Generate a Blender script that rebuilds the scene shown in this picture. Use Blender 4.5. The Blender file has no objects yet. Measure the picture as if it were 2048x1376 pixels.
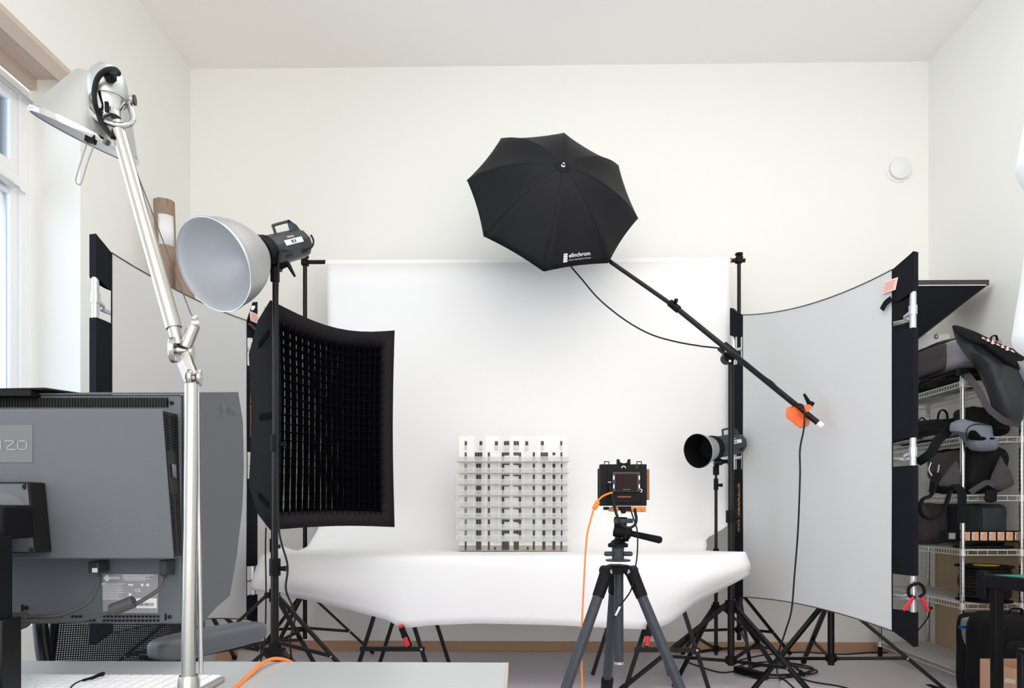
import bpy, bmesh, math, random
from mathutils import Vector, Matrix, noise
random.seed(7)
PI = math.pi
S = bpy.context.scene
COL = S.collection

# ---------------------------------------------------------------- camera, world, light, exposure
F = 1365.0                      # focal length in pixels of the 2048 wide frame
CAMZ = 1.03
YAW = math.radians(0.923)
cam = bpy.data.cameras.new('camera'); cam_o = bpy.data.objects.new('camera', cam); COL.objects.link(cam_o)
cam.sensor_width = 36.0; cam.lens = 36.0 * F / 2048.0
cam.shift_x = 0.0; cam.shift_y = (1018.0 - 688.0) / 2048.0
cam.clip_start = 0.05
cam_o.location = (0, 0, CAMZ); cam_o.rotation_euler = (PI / 2, 0, YAW)
S.camera = cam_o

W = bpy.data.worlds.new('world'); S.world = W; W.use_nodes = True
bg = W.node_tree.nodes['Background']
bg.inputs[0].default_value = (0.985, 0.985, 1.0, 1); bg.inputs[1].default_value = 1.75

def area(name, loc, rot, sx, sy, power, color):
    l = bpy.data.lights.new(name, 'AREA'); l.shape = 'RECTANGLE'; l.size = sx; l.size_y = sy
    l.energy = power; l.color = color
    o = bpy.data.objects.new(name, l); COL.objects.link(o); o.location = loc; o.rotation_euler = rot
    return o
# daylight entering through the side windows and through the windows behind the photographer
area('window_daylight', (-3.35, 1.9, 2.0), (0, -PI / 2, 0), 3.0, 3.6, 95, (0.56, 0.78, 1.0))
area('rear_window_daylight', (0.6, -2.4, 2.4), (math.radians(90), 0, math.radians(0)), 4.8, 3.4, 90, (1.0, 0.95, 0.89))
area('overhead_fill', (0.8, 2.0, 4.15), (0, 0, 0), 3.2, 2.6, 62, (1.0, 0.985, 0.96))  # added fill lamp brightening floor and table, the ceiling has no opening

S.view_settings.view_transform = 'Standard'; S.view_settings.look = 'None'
S.view_settings.gamma = 1.0; S.view_settings.use_curve_mapping = False
S.view_settings.exposure = -0.15
S.cycles.max_bounces = 8; S.cycles.diffuse_bounces = 6; S.cycles.glossy_bounces = 4
S.cycles.transparent_max_bounces = 12; S.cycles.caustics_reflective = False; S.cycles.caustics_refractive = False
S.cycles.sample_clamp_indirect = 4.0
S.cycles.use_denoising = True

def at(px, py, Y):
    """world point on the plane y = Y seen at pixel px, py of the photograph"""
    dx = (px - 1024.0) / F
    c, s = math.cos(YAW), math.sin(YAW)
    x, y, z = dx * c - s, dx * s + c, (1018.0 - py) / F
    k = Y / y
    return Vector((x * k, Y, CAMZ + z * k))

def ray(px, py):
    return (at(px, py, 1.0) - Vector((0, 0, CAMZ))).normalized()

def axis_px(px, py, dx, dy, cosphi):
    """unit axis pointing away from the camera by cosphi, its picture direction dx right, dy up"""
    v = ray(px, py); r = v.cross(Vector((0, 0, 1))).normalized(); u = r.cross(v).normalized()
    d = math.hypot(dx, dy); s = math.sqrt(max(0, 1 - cosphi * cosphi))
    return (v * cosphi + r * (s * dx / d) + u * (s * dy / d)).normalized()

# ---------------------------------------------------------------- materials
def lin(c):
    c = c / 255.0
    return c / 12.92 if c <= 0.04045 else ((c + 0.055) / 1.055) ** 2.4

MATS = {}
def mat(name, rgb, rough=0.6, metal=0.0, bump=0.0, scale=60.0, vary=0.0, spec=0.5, coat=0.0, aniso=None, sheen=0.0):
    m = bpy.data.materials.new(name); m.use_nodes = True
    nt = m.node_tree; b = nt.nodes['Principled BSDF']
    col = (lin(rgb[0]), lin(rgb[1]), lin(rgb[2]), 1)
    b.inputs['Base Color'].default_value = col
    b.inputs['Roughness'].default_value = rough
    b.inputs['Metallic'].default_value = metal
    b.inputs['Specular IOR Level'].default_value = spec
    if coat: b.inputs['Coat Weight'].default_value = coat
    if sheen: b.inputs['Sheen Weight'].default_value = sheen
    if bump or vary:
        tc = nt.nodes.new('ShaderNodeTexCoord'); nz = nt.nodes.new('ShaderNodeTexNoise')
        nz.inputs['Scale'].default_value = scale; nz.inputs['Detail'].default_value = 4
        src = tc.outputs['Object']
        if aniso:
            mp = nt.nodes.new('ShaderNodeMapping'); mp.inputs['Scale'].default_value = aniso
            nt.links.new(src, mp.inputs[0]); src = mp.outputs[0]
        nt.links.new(src, nz.inputs['Vector'])
        if bump:
            bp = nt.nodes.new('ShaderNodeBump'); bp.inputs['Strength'].default_value = bump
            bp.inputs['Distance'].default_value = 0.002
            nt.links.new(nz.outputs['Fac'], bp.inputs['Height']); nt.links.new(bp.outputs[0], b.inputs['Normal'])
        if vary:
            mx = nt.nodes.new('ShaderNodeMix'); mx.data_type = 'RGBA'
            mx.inputs[6].default_value = tuple(max(0, c * (1 - vary)) for c in col[:3]) + (1,)
            mx.inputs[7].default_value = tuple(min(1, c * (1 + vary)) for c in col[:3]) + (1,)
            nt.links.new(nz.outputs['Fac'], mx.inputs[0]); nt.links.new(mx.outputs[2], b.inputs['Base Color'])
    MATS[name] = m
    return m

M_wall = mat('wall_paint', (240, 240, 235), 0.9, bump=0.08, scale=180, vary=0.008, spec=0.2)
M_wallwhite = mat('reveal_paint', (240, 240, 235), 0.85, bump=0.05, scale=180, spec=0.2)
M_ceil = mat('ceiling_paint', (246, 244, 240), 0.95, bump=0.06, scale=180, spec=0.1)
M_floor = mat('grey_linoleum', (204, 197, 202), 0.45, vary=0.05, scale=9, bump=0.03, spec=0.4)
M_base = mat('beech_baseboard', (186, 146, 116), 0.55, vary=0.12, scale=8, aniso=(2, 2, 40), bump=0.05)
M_plywood = mat('birch_plywood', (208, 190, 176), 0.6, vary=0.08, scale=12, aniso=(20, 2, 20), bump=0.05)
M_frame = mat('window_white', (240, 241, 243), 0.35)
M_gasket = mat('window_dark_rail', (30, 42, 64), 0.9, spec=0.0)
M_paper = mat('seamless_paper', (237, 237, 237), 0.85, bump=0.02, scale=8, spec=0.15)
M_fabric = mat('diffuser_fabric', (202, 203, 203), 0.9, bump=0.1, scale=400, vary=0.015, spec=0.1)
M_blackfab = mat('black_nylon', (13, 15, 23), 0.8, bump=0.25, scale=260, vary=0.15, spec=0.2)
M_softbox = mat('softbox_cloth', (19, 17, 20), 0.8, bump=0.3, scale=90, vary=0.15, spec=0.25)
M_velcro = mat('velcro_strip', (9, 10, 15), 0.95, bump=0.3, scale=400, spec=0.1)
M_umb = mat('umbrella_cloth', (15, 16, 20), 0.62, bump=0.15, scale=500, vary=0.1, spec=0.22)
M_black = mat('black_metal', (12, 13, 15), 0.3, vary=0.1, scale=30, spec=0.28)
M_blackmat = mat('black_plastic', (12, 12, 14), 0.5, vary=0.1, scale=50, spec=0.16)
M_dgrey = mat('strobe_casing', (50, 55, 59), 0.42, vary=0.06, scale=40, bump=0.05, spec=0.35)
M_alu = mat('brushed_aluminium', (190, 192, 195), 0.34, metal=0.92, vary=0.05, scale=20, aniso=(1, 1, 12))
M_tube = mat('aluminium_tube', (205, 207, 210), 0.28, metal=0.9)
M_chrome = mat('chrome', (200, 201, 202), 0.10, metal=1.0)
M_lampalu = mat('polished_aluminium', (182, 181, 176), 0.24, metal=1.0)
M_lampshade = mat('satin_aluminium', (184, 187, 186), 0.38, metal=0.75)
M_refl = mat('reflector_aluminium', (180, 181, 182), 0.45, metal=0.6, vary=0.04, scale=14)
M_reflin = mat('reflector_inside', (212, 215, 218), 0.50, metal=0.5, bump=0.12, scale=30)
M_white = mat('white_plastic', (235, 236, 236), 0.4)
M_whitediff = mat('inner_diffuser', (225, 225, 225), 0.8)
M_orange = mat('orange_enamel', (238, 100, 32), 0.35, vary=0.05, scale=14, coat=0.3)
M_ocable = mat('orange_cable', (240, 128, 40), 0.5)
M_orangepart = mat('orange_anodised', (214, 120, 40), 0.4)
M_copper = mat('brown_bellows', (138, 78, 48), 0.6)
M_red = mat('red_plastic', (200, 34, 48), 0.4)
M_redtip = mat('red_orange_cap', (235, 92, 62), 0.5)
M_cable = mat('black_cable', (24, 25, 28), 0.5, spec=0.2)
M_gcable = mat('grey_cable', (70, 70, 70), 0.5)
M_carbon = mat('carbon_fibre', (54, 58, 66), 0.4, spec=0.3, vary=0.25, scale=120, aniso=(1, 1, 0.2))
M_mon = mat('monitor_grey', (93, 98, 104), 0.6, bump=0.12, scale=420, vary=0.02)
M_mondark = mat('monitor_dark_vent', (28, 28, 29), 0.6, spec=0.15)
M_hood = mat('hood_felt_grey', (88, 91, 96), 0.8, bump=0.15, scale=500, vary=0.04)
M_plaque = mat('monitor_plaque', (108, 111, 115), 0.55)
M_sticker = mat('spec_sticker', (150, 150, 155), 0.4)
M_print = mat('white_print', (236, 236, 236), 0.5)
M_greyprint = mat('grey_print', (84, 86, 90), 0.5)
M_goldprint = mat('gold_print', (176, 122, 78), 0.6)
M_desk = mat('grey_desk_laminate', (176, 180, 182), 0.35, vary=0.015, scale=6)
M_deskedge = mat('desk_birch_edge', (200, 180, 160), 0.6)
M_key = mat('keycap_white', (238, 239, 241), 0.45)
M_mesh = mat('chair_mesh_thread', (26, 28, 31), 0.7, spec=0.15)
M_armpad = mat('armrest_rubber', (82, 87, 93), 0.45)
M_kraft = mat('kraft_cardboard', (152, 130, 114), 0.8, vary=0.12, scale=14, bump=0.2)
M_tape = mat('brown_tape', (150, 104, 66), 0.4)
M_cardboard = mat('box_cardboard', (196, 152, 122), 0.8, vary=0.06, scale=9)
M_mdf = mat('mdf_board', (192, 170, 138), 0.8, vary=0.05, scale=20)
M_nylongrey = mat('grey_cordura', (140, 141, 148), 0.75, bump=0.4, scale=300, vary=0.08, spec=0.2)
M_nylonbag = mat('dark_cordura', (72, 67, 70), 0.8, bump=0.5, scale=220, vary=0.12, spec=0.15)
M_nylonblack = mat('black_cordura', (24, 24, 26), 0.7, bump=0.5, scale=220, vary=0.12, spec=0.12)
M_bluegrey = mat('blue_grey_pouch', (112, 118, 132), 0.7, bump=0.3, scale=220, vary=0.08)
M_tarp = mat('black_tarpaulin', (46, 48, 52), 0.45, spec=0.3, bump=0.35, scale=40, vary=0.1)
M_green = mat('green_cutting_mat', (72, 150, 138), 0.6, vary=0.04)
M_yellow = mat('yellow_label', (228, 178, 32), 0.5)
M_blue = mat('blue_lining', (30, 66, 160), 0.6)
M_pinklabel = mat('pink_care_label', (232, 200, 192), 0.8)
M_pinktext = mat('pink_label_print', (205, 140, 130), 0.8)
M_wire = mat('zinc_wire', (212, 213, 210), 0.35, metal=0.45)
M_model = mat('model_card_white', (236, 236, 232), 0.7, vary=0.03, scale=60)
M_modelgrey = mat('model_card_grey', (212, 212, 208), 0.7, vary=0.06, scale=60)
M_modelbase = mat('model_plinth_taupe', (178, 168, 160), 0.8, vary=0.05)
M_modelwin = mat('model_window_dark', (62, 58, 56), 0.5, vary=0.2, scale=200)
M_modelslab = mat('model_balcony_slab', (206, 207, 208), 0.6)
M_filmbox = mat('film_box_skin_tone', (206, 160, 130), 0.5, vary=0.1, scale=40)
M_screen = mat('dark_glass', (36, 20, 22), 0.15, spec=0.08)
M_screw = mat('steel_screw', (196, 196, 196), 0.3, metal=0.9)

def glass_mat(name, tint, refl):
    m = bpy.data.materials.new(name); m.use_nodes = True; nt = m.node_tree; nt.nodes.clear()
    out = nt.nodes.new('ShaderNodeOutputMaterial'); mx = nt.nodes.new('ShaderNodeMixShader')
    tr = nt.nodes.new('ShaderNodeBsdfTransparent'); gl = nt.nodes.new('ShaderNodeBsdfGlossy')
    fr = nt.nodes.new('ShaderNodeFresnel'); fr.inputs[0].default_value = refl
    tr.inputs[0].default_value = tint + (1,); gl.inputs['Roughness'].default_value = 0.02
    nt.links.new(fr.outputs[0], mx.inputs[0]); nt.links.new(tr.outputs[0], mx.inputs[1])
    nt.links.new(gl.outputs[0], mx.inputs[2]); nt.links.new(mx.outputs[0], out.inputs[0])
    return m
M_glass = glass_mat('window_glass', (0.94, 0.97, 1.0), 1.22)
M_film = mat('acetate_railing', (206, 208, 210), 0.4)
M_film.node_tree.nodes['Principled BSDF'].inputs['Alpha'].default_value = 0.42

# ---------------------------------------------------------------- mesh helpers
ORG = {}
def frame_of(axis, hint=Vector((0, 0, 1))):
    a = axis.normalized()
    if abs(a.dot(hint)) > 0.98: hint = Vector((1, 0, 0)) if abs(a.x) < 0.9 else Vector((0, 1, 0))
    u = hint.cross(a).normalized(); v = a.cross(u).normalized()
    return u, v, a

class MB:
    def __init__(s): s.v = []; s.f = []; s.sm = True
    def add(s, vs, fs):
        o = len(s.v); s.v += [Vector(p) for p in vs]; s.f += [tuple(i + o for i in f) for f in fs]; return s
    def box(s, lo, hi):
        x0, y0, z0 = lo; x1, y1, z1 = hi
        return s.add([(x0,y0,z0),(x1,y0,z0),(x1,y1,z0),(x0,y1,z0),(x0,y0,z1),(x1,y0,z1),(x1,y1,z1),(x0,y1,z1)],
                     [(0,3,2,1),(4,5,6,7),(0,1,5,4),(1,2,6,5),(2,3,7,6),(3,0,4,7)])
    def obox(s, c, u, v, w, a, b, d):
        """box centred c, half sizes a, b, d along unit axes u, v, w"""
        c = Vector(c); u = Vector(u); v = Vector(v); w = Vector(w); P = []
        for k in (-1, 1):
            for (i, j) in ((-1, -1), (1, -1), (1, 1), (-1, 1)):
                P.append(c + u * (a * i) + v * (b * j) + w * (d * k))
        return s.add(P, [(0,3,2,1),(4,5,6,7),(0,1,5,4),(1,2,6,5),(2,3,7,6),(3,0,4,7)])
    def bar(s, p0, p1, w, h, hint=Vector((0, 0, 1))):
        p0 = Vector(p0); p1 = Vector(p1); u, v, a = frame_of(p1 - p0, hint)
        return s.obox((p0 + p1) / 2, u, v, a, w / 2, h / 2, (p1 - p0).length / 2)
    def cyl(s, p0, p1, r0, r1=None, n=16, caps=True, hint=Vector((0, 0, 1))):
        if r1 is None: r1 = r0
        p0 = Vector(p0); p1 = Vector(p1); u, v, a = frame_of(p1 - p0, hint)
        vs = []
        for p, r in ((p0, r0), (p1, r1)):
            for i in range(n):
                t = 2 * PI * i / n + PI / n
                vs.append(p + u * (r * math.cos(t)) + v * (r * math.sin(t)))
        fs = [(i, (i + 1) % n, n + (i + 1) % n, n + i) for i in range(n)]
        if caps: fs += [tuple(reversed(range(n))), tuple(range(n, 2 * n))]
        return s.add(vs, fs)
    def lathe(s, o, axis, prof, n=32, capa=True, capb=True, hint=Vector((0, 0, 1))):
        """prof = [(distance along axis, radius)]"""
        o = Vector(o); u, v, a = frame_of(Vector(axis), hint); vs = []; fs = []
        for (d, r) in prof:
            for i in range(n):
                t = 2 * PI * i / n + PI / n
                vs.append(o + a * d + u * (r * math.cos(t)) + v * (r * math.sin(t)))
        m = len(prof)
        for k in range(m - 1):
            for i in range(n):
                j = (i + 1) % n
                fs.append((k * n + i, k * n + j, (k + 1) * n + j, (k + 1) * n + i))
        if capa: fs.append(tuple(reversed(range(n))))
        if capb: fs.append(tuple(range((m - 1) * n, m * n)))
        return s.add(vs, fs)
    def tube(s, pts, r, n=8, smooth=True, steps=8, flat=None):
        P = [Vector(p) for p in pts]
        if smooth and len(P) > 2:
            Q = []
            E = [P[0] * 2 - P[1]] + P + [P[-1] * 2 - P[-2]]
            for i in range(1, len(E) - 2):
                a, b, c, d = E[i - 1], E[i], E[i + 1], E[i + 2]
                for k in range(steps):
                    t = k / steps
                    Q.append(0.5 * ((2 * b) + (c - a) * t + (2 * a - 5 * b + 4 * c - d) * t * t + (3 * b - a - 3 * c + d) * t ** 3))
            Q.append(P[-1]); P = Q
        u = None; vs = []; fs = []
        for i, p in enumerate(P):
            d = (P[min(i + 1, len(P) - 1)] - P[max(i - 1, 0)]).normalized()
            if u is None: u, w, _ = frame_of(d)
            u = (u - d * u.dot(d)).normalized(); w = d.cross(u)
            ru, rw = (r, r) if flat is None else (r, r * flat)
            for k in range(n):
                t = 2 * PI * k / n
                vs.append(p + u * (ru * math.cos(t)) + w * (rw * math.sin(t)))
        for i in range(len(P) - 1):
            for k in range(n):
                j = (k + 1) % n
                fs.append((i * n + k, i * n + j, (i + 1) * n + j, (i + 1) * n + k))
        fs += [tuple(reversed(range(n))), tuple(range((len(P) - 1) * n, len(P) * n))]
        return s.add(vs, fs)
    def ribbon(s, pts, width, thick, side):
        """flat strap along pts; side = direction of its width"""
        P = [Vector(p) for p in pts]; Q = []
        E = [P[0] * 2 - P[1]] + P + [P[-1] * 2 - P[-2]]
        for i in range(1, len(E) - 2):
            a, b, c, d = E[i - 1], E[i], E[i + 1], E[i + 2]
            for k in range(8):
                t = k / 8
                Q.append(0.5 * ((2 * b) + (c - a) * t + (2 * a - 5 * b + 4 * c - d) * t * t + (3 * b - a - 3 * c + d) * t ** 3))
        Q.append(P[-1]); vs = []; fs = []; side = Vector(side)
        for i, p in enumerate(Q):
            d = (Q[min(i + 1, len(Q) - 1)] - Q[max(i - 1, 0)]).normalized()
            w = (side - d * side.dot(d))
            w = w.normalized() if w.length > 1e-4 else Vector((1, 0, 0)); nn = d.cross(w)
            for (i1, j1) in ((-1, -1), (1, -1), (1, 1), (-1, 1)):
                vs.append(p + w * (i1 * width / 2) + nn * (j1 * thick / 2))
        for i in range(len(Q) - 1):
            for k in range(4):
                j = (k + 1) % 4
                fs.append((i * 4 + k, i * 4 + j, (i + 1) * 4 + j, (i + 1) * 4 + k))
        fs += [(3, 2, 1, 0), tuple(range((len(Q) - 1) * 4, len(Q) * 4))]
        return s.add(vs, fs)
    def prism(s, poly, off):
        """closed polygon poly (3d points) extruded by vector off"""
        n = len(poly); off = Vector(off); P = [Vector(p) for p in poly]
        return s.add(P + [p + off for p in P], [tuple(reversed(range(n))), tuple(range(n, 2 * n))] +
                     [(i, (i + 1) % n, n + (i + 1) % n, n + i) for i in range(n)])
    def grid(s, rows, thick=0.0, normal=None):
        """rows of equal length of points -> sheet"""
        m, n = len(rows), len(rows[0]); vs = [Vector(p) for r in rows for p in r]
        fs = [(i * n + j, i * n + j + 1, (i + 1) * n + j + 1, (i + 1) * n + j) for i in range(m - 1) for j in range(n - 1)]
        return s.add(vs, fs)
    def ball(s, c, rx, ry=None, rz=None, n=16, m=10):
        ry = rx if ry is None else ry; rz = rx if rz is None else rz; c = Vector(c); vs = []; fs = []
        for i in range(m + 1):
            th = PI * i / m
            for k in range(n):
                t = 2 * PI * k / n
                vs.append(c + Vector((rx * math.sin(th) * math.cos(t), ry * math.sin(th) * math.sin(t), rz * math.cos(th))))
        for i in range(m):
            for k in range(n):
                j = (k + 1) % n
                fs.append((i * n + k, (i + 1) * n + k, (i + 1) * n + j, i * n + j))
        return s.add(vs, fs)
    def soft(s, c, hx, hy, hz, rot=0, e=0.35, wob=0.0, n=14, seed=0, tilt=0):
        """soft rounded block"""
        c = Vector(c); R = Matrix.Rotation(rot, 3, 'Z') @ Matrix.Rotation(tilt, 3, 'Y'); vs = []; idx = {}; fs = []
        def sp(a, b):
            pass
        for ax in range(3):
            for sg in (-1, 1):
                g = []
                for i in range(n + 1):
                    for j in range(n + 1):
                        a = math.tan((i / n * 2 - 1) * PI / 4); b = math.tan((j / n * 2 - 1) * PI / 4)
                        p = [0, 0, 0]; p[ax] = sg; p[(ax + 1) % 3] = a; p[(ax + 2) % 3] = b
                        q = Vector(p).normalized()
                        L = (abs(q.x) ** (2 / e) + abs(q.y) ** (2 / e) + abs(q.z) ** (2 / e)) ** (-e / 2)
                        q = q * L
                        w = noise.noise(Vector((q.x * 1.7 + seed * 3.1, q.y * 1.7, q.z * 1.7 + seed))) + 0.5 * noise.noise(Vector((q.x * 4 + seed, q.y * 4, q.z * 4)))
                        k = 1 + wob * w
                        key = (round(q.x, 4), round(q.y, 4), round(q.z, 4))
                        if key not in idx:
                            idx[key] = len(vs); vs.append(c + R @ Vector((q.x * hx * k, q.y * hy * k, q.z * hz * k)))
                        g.append(idx[key])
                for i in range(n):
                    for j in range(n):
                        a, b, d, e2 = g[i * (n + 1) + j], g[(i + 1) * (n + 1) + j], g[(i + 1) * (n + 1) + j + 1], g[i * (n + 1) + j + 1]
                        fs.append((a, b, d, e2) if sg > 0 else (a, e2, d, b))
        return s.add(vs, fs)
    def pillow(s, outline, thick, rings=6, wob=0.0, seed=0, sub=3, power=0.5):
        """soft flat body: outline = star shaped list of 3d points; bulges by thick/2 along its normal"""
        P = [Vector(p) for p in outline]; Q = []
        for i in range(len(P)):
            a, b, c, d = P[i - 1], P[i], P[(i + 1) % len(P)], P[(i + 2) % len(P)]
            for k in range(sub):
                t = k / sub
                cr = 0.5 * ((2 * b) + (c - a) * t + (2 * a - 5 * b + 4 * c - d) * t * t + (3 * b - a - 3 * c + d) * t ** 3)
                Q.append(cr * 0.6 + b.lerp(c, t) * 0.4)
        P = Q; n = len(P); c = sum(P, Vector()) / n; nn = Vector()
        for i in range(n): nn += (P[i] - c).cross(P[(i + 1) % n] - c)
        nn.normalize(); vs = []; fs = []
        for sd in (1, -1):
            base = len(vs)
            for k in range(rings):
                t = 1 - k / rings
                h = thick / 2 * (1 - t ** 2.6) ** power + 0.002
                for p in P:
                    q = c.lerp(p, t); w = 0
                    if wob: w = wob * (noise.noise(q * 9 + Vector((seed, 0, 0))) + 0.5 * noise.noise(q * 21)) * (1 - t ** 4)
                    vs.append(q + nn * (sd * (h + w)))
            vs.append(c + nn * (sd * thick / 2))
            for k in range(rings - 1):
                for i in range(n):
                    j = (i + 1) % n; a, b, d, e = base + k * n + i, base + k * n + j, base + (k + 1) * n + j, base + (k + 1) * n + i
                    fs.append((a, b, d, e) if sd > 0 else (a, e, d, b))
            for i in range(n):
                j = (i + 1) % n; a, b = base + (rings - 1) * n + i, base + (rings - 1) * n + j
                fs.append((a, b, base + rings * n) if sd > 0 else (b, a, base + rings * n))
        o2 = rings * n + 1
        for i in range(n):
            j = (i + 1) % n; fs.append((i, o2 + i, o2 + j, j))
        return s.add(vs, fs)
    def build(s, name, m, parent=None, label=None, bevel=0, angle=35, solid=0, flat=False, kind=None):
        me = bpy.data.meshes.new(name); o0 = ORG.get(parent.name, Vector()) if parent else None
        if o0 is None:
            xs = [p.x for p in s.v]; ys = [p.y for p in s.v]; zs = [p.z for p in s.v]
            o0 = Vector(((min(xs) + max(xs)) / 2, (min(ys) + max(ys)) / 2, min(zs)))
        me.from_pydata([p - o0 for p in s.v], [], s.f); me.update()
        bm = bmesh.new(); bm.from_mesh(me); bmesh.ops.recalc_face_normals(bm, faces=bm.faces); bm.to_mesh(me); bm.free()
        me.materials.append(m)
        if not flat:
            me.shade_smooth(); me.set_sharp_from_angle(angle=math.radians(angle))
        o = bpy.data.objects.new(name, me); COL.objects.link(o)
        if parent: o.parent = parent
        else: o.location = o0
        ORG[o.name] = o0
        if solid:
            md = o.modifiers.new('solid', 'SOLIDIFY'); md.thickness = solid; md.offset = 0
        if bevel:
            md = o.modifiers.new('bevel', 'BEVEL'); md.width = bevel; md.segments = 2; md.limit_method = 'ANGLE'
        if label: o['label'] = label
        if kind: o['kind'] = kind
        return o

def tag(o, label, cat, group=None):
    o['label'] = label; o['category'] = cat
    if group: o['group'] = group
    return o
def thing(name, label, cat, loc, group=None):
    o = bpy.data.objects.new(name, None); COL.objects.link(o); o.location = loc; o.empty_display_size = 0.1
    ORG[o.name] = Vector(loc); return tag(o, label, cat, group)

DG = None
def text_mb(txt, o, u, v, height, offset=0.0, bold=0.0, extrude=0.0, align='LEFT', width=None):
    """flat lettering starting at o, running along u, up along v"""
    c = bpy.data.curves.new('lettering', 'FONT'); c.body = txt; c.size = 1.0; c.offset = bold; c.resolution_u = 3
    t = bpy.data.objects.new('lettering', c); COL.objects.link(t)
    dg = bpy.context.evaluated_depsgraph_get(); me = t.evaluated_get(dg).to_mesh()
    vs = [v2.co.copy() for v2 in me.vertices]; fs = [tuple(p.vertices) for p in me.polygons]
    t.evaluated_get(dg).to_mesh_clear(); bpy.data.objects.remove(t); bpy.data.curves.remove(c)
    x0 = min(p.x for p in vs); x1 = max(p.x for p in vs); cap = 0.73
    k = height / cap; kx = k if width is None else width / (x1 - x0)
    o = Vector(o); u = Vector(u); v = Vector(v); nn = u.cross(v).normalized()
    sh = {'LEFT': 0, 'CENTER': (x1 - x0) / 2, 'RIGHT': (x1 - x0)}[align]
    return MB().add([o + u * ((p.x - x0 - sh) * kx) + v * (p.y * k) + nn * offset for p in vs], fs)

# ================================================================= THE ROOM
XL, XR, YB, ZC = -2.431, 2.912, 4.95, 4.245
def struct(name, mb, m, **k):
    o = mb.build(name, m, **k); o['kind'] = 'structure'; return o
YR = -2.6
struct('floor', MB().box((XL - 0.35, YR, -0.1), (XR + 0.1, YB + 0.1, 0)), M_floor)
struct('ceiling', MB().box((XL - 0.35, YR, ZC), (XR + 0.1, YB + 0.1, ZC + 0.1)), M_ceil)
struct('wall_back', MB().box((XL - 0.35, YB, 0), (XR + 0.1, YB + 0.1, ZC)), M_wall)
struct('wall_right', MB().box((XR, YR, 0), (XR + 0.1, YB, ZC)), M_wall)
wl = MB()
wl.box((XL - 0.36, 3.71, 0), (XL, YB, ZC)); wl.box((XL - 0.36, 0.1, 3.4515), (XL - 0.02, 3.71, ZC)); wl.box((XL - 0.02, 0.1, 3.386), (XL, 3.71, ZC))
wl.box((XL - 0.36, 0.1, 0), (XL, 3.71, 0.45)); wl.box((XL - 0.36, YR, 0), (XL, 0.1, ZC))
struct('wall_left', wl, M_wall)
struct('baseboard_back', MB().box((XL, YB - 0.015, 0), (XR, YB, 0.072)), M_base, bevel=0.003)
struct('baseboard_left', MB().box((XL, 3.0, 0), (XL + 0.015, YB - 0.016, 0.072)), M_base, bevel=0.003)
# wooden lintel lining over the window
prof = [(-2.452, 3.45), (-2.452, 3.3845), (-2.4295, 3.3845), (-2.4295, 3.358), (-2.487, 3.332), (-2.566, 3.392), (-2.672, 3.392), (-2.672, 3.33), (-2.71, 3.33), (-2.71, 3.45)]
struct('trim_1', MB().prism([(x - 0.001, 0.11, z - 0.0005) for x, z in prof], (0, 3.599, 0)), M_plywood, angle=20)
# window: frame, two sashes (fanlight over casement) repeated along the opening
XW = -2.72
def window(n, y0, y1, z0=0.45, z1=3.33):
    fr = MB(); t = 0.055
    def rect(mb, ya, yb, za, zb, w, x0, x1):
        mb.box((x0, ya, za), (x1, ya + w, zb)); mb.box((x0, yb - w, za), (x1, yb, zb))
        mb.box((x0, ya + w, za), (x1, yb - w, za + w)); mb.box((x0, ya + w, zb - w), (x1, yb - w, zb))
    rect(fr, y0, y1, z0, z1, t, XW - 0.07, XW)
    fr.box((XW - 0.07, y0 + t, 2.77), (XW, y1 - t, 2.84))
    o = struct(f'window_{n}', fr, M_frame, bevel=0.004)
    for (za, zb) in ((z0 + t, 2.77), (2.84, z1 - t)):
        sf = MB(); rect(sf, y0 + t + .002, y1 - t - .002, za + .002, zb - .002, 0.052, XW - 0.06, XW - 0.015)
        sh = sf.build('sash', M_frame, o, bevel=0.004)
        g = MB().box((XW - 0.042, y0 + t + 0.05, za + 0.05), (XW - 0.034, y1 - t - 0.05, zb - 0.05))
        g.build('pane', M_glass, sh)
    h = MB(); h.box((XW, y1 - 0.25, 2.735), (XW + 0.018, y1 - 0.13, 2.765)); h.cyl((XW + 0.012, y1 - 0.4, 2.755), (XW + 0.012, y1 - 0.04, 2.745), 0.004)
    h.build('fanlight_stay', M_tube, o, label='metal fanlight stay')
    return o
window(1, 2.62, 3.71); window(2, 1.50, 2.59); window(3, 0.38, 1.47)
struct('trim_2', MB().cyl((XW + 0.03, 0.3, 3.255), (XW + 0.03, 3.70, 3.255), 0.008), M_alu)
struct('trim_3', MB().box((-2.83, 3.672, 0.45), (-2.80, 3.78, 3.33)), M_gasket)
# round vent on the back wall
p = at(1797, 340, YB)
v = thing('wall_vent', 'round white air valve cover high on the back wall', 'vent', (p.x, YB, p.z))
MB().lathe((p.x, YB, p.z), (0, -1, 0), [(0, 0.092), (0.008, 0.092), (0.012, 0.084)], n=48).build('collar', M_white, v)
MB().lathe((p.x, YB - 0.013, p.z), (0, -1, 0), [(0, 0.03), (0.006, 0.03), (0.008, 0.074), (0.02, 0.074), (0.024, 0.068)], n=48).build('valve_disc', M_white, v)

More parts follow.
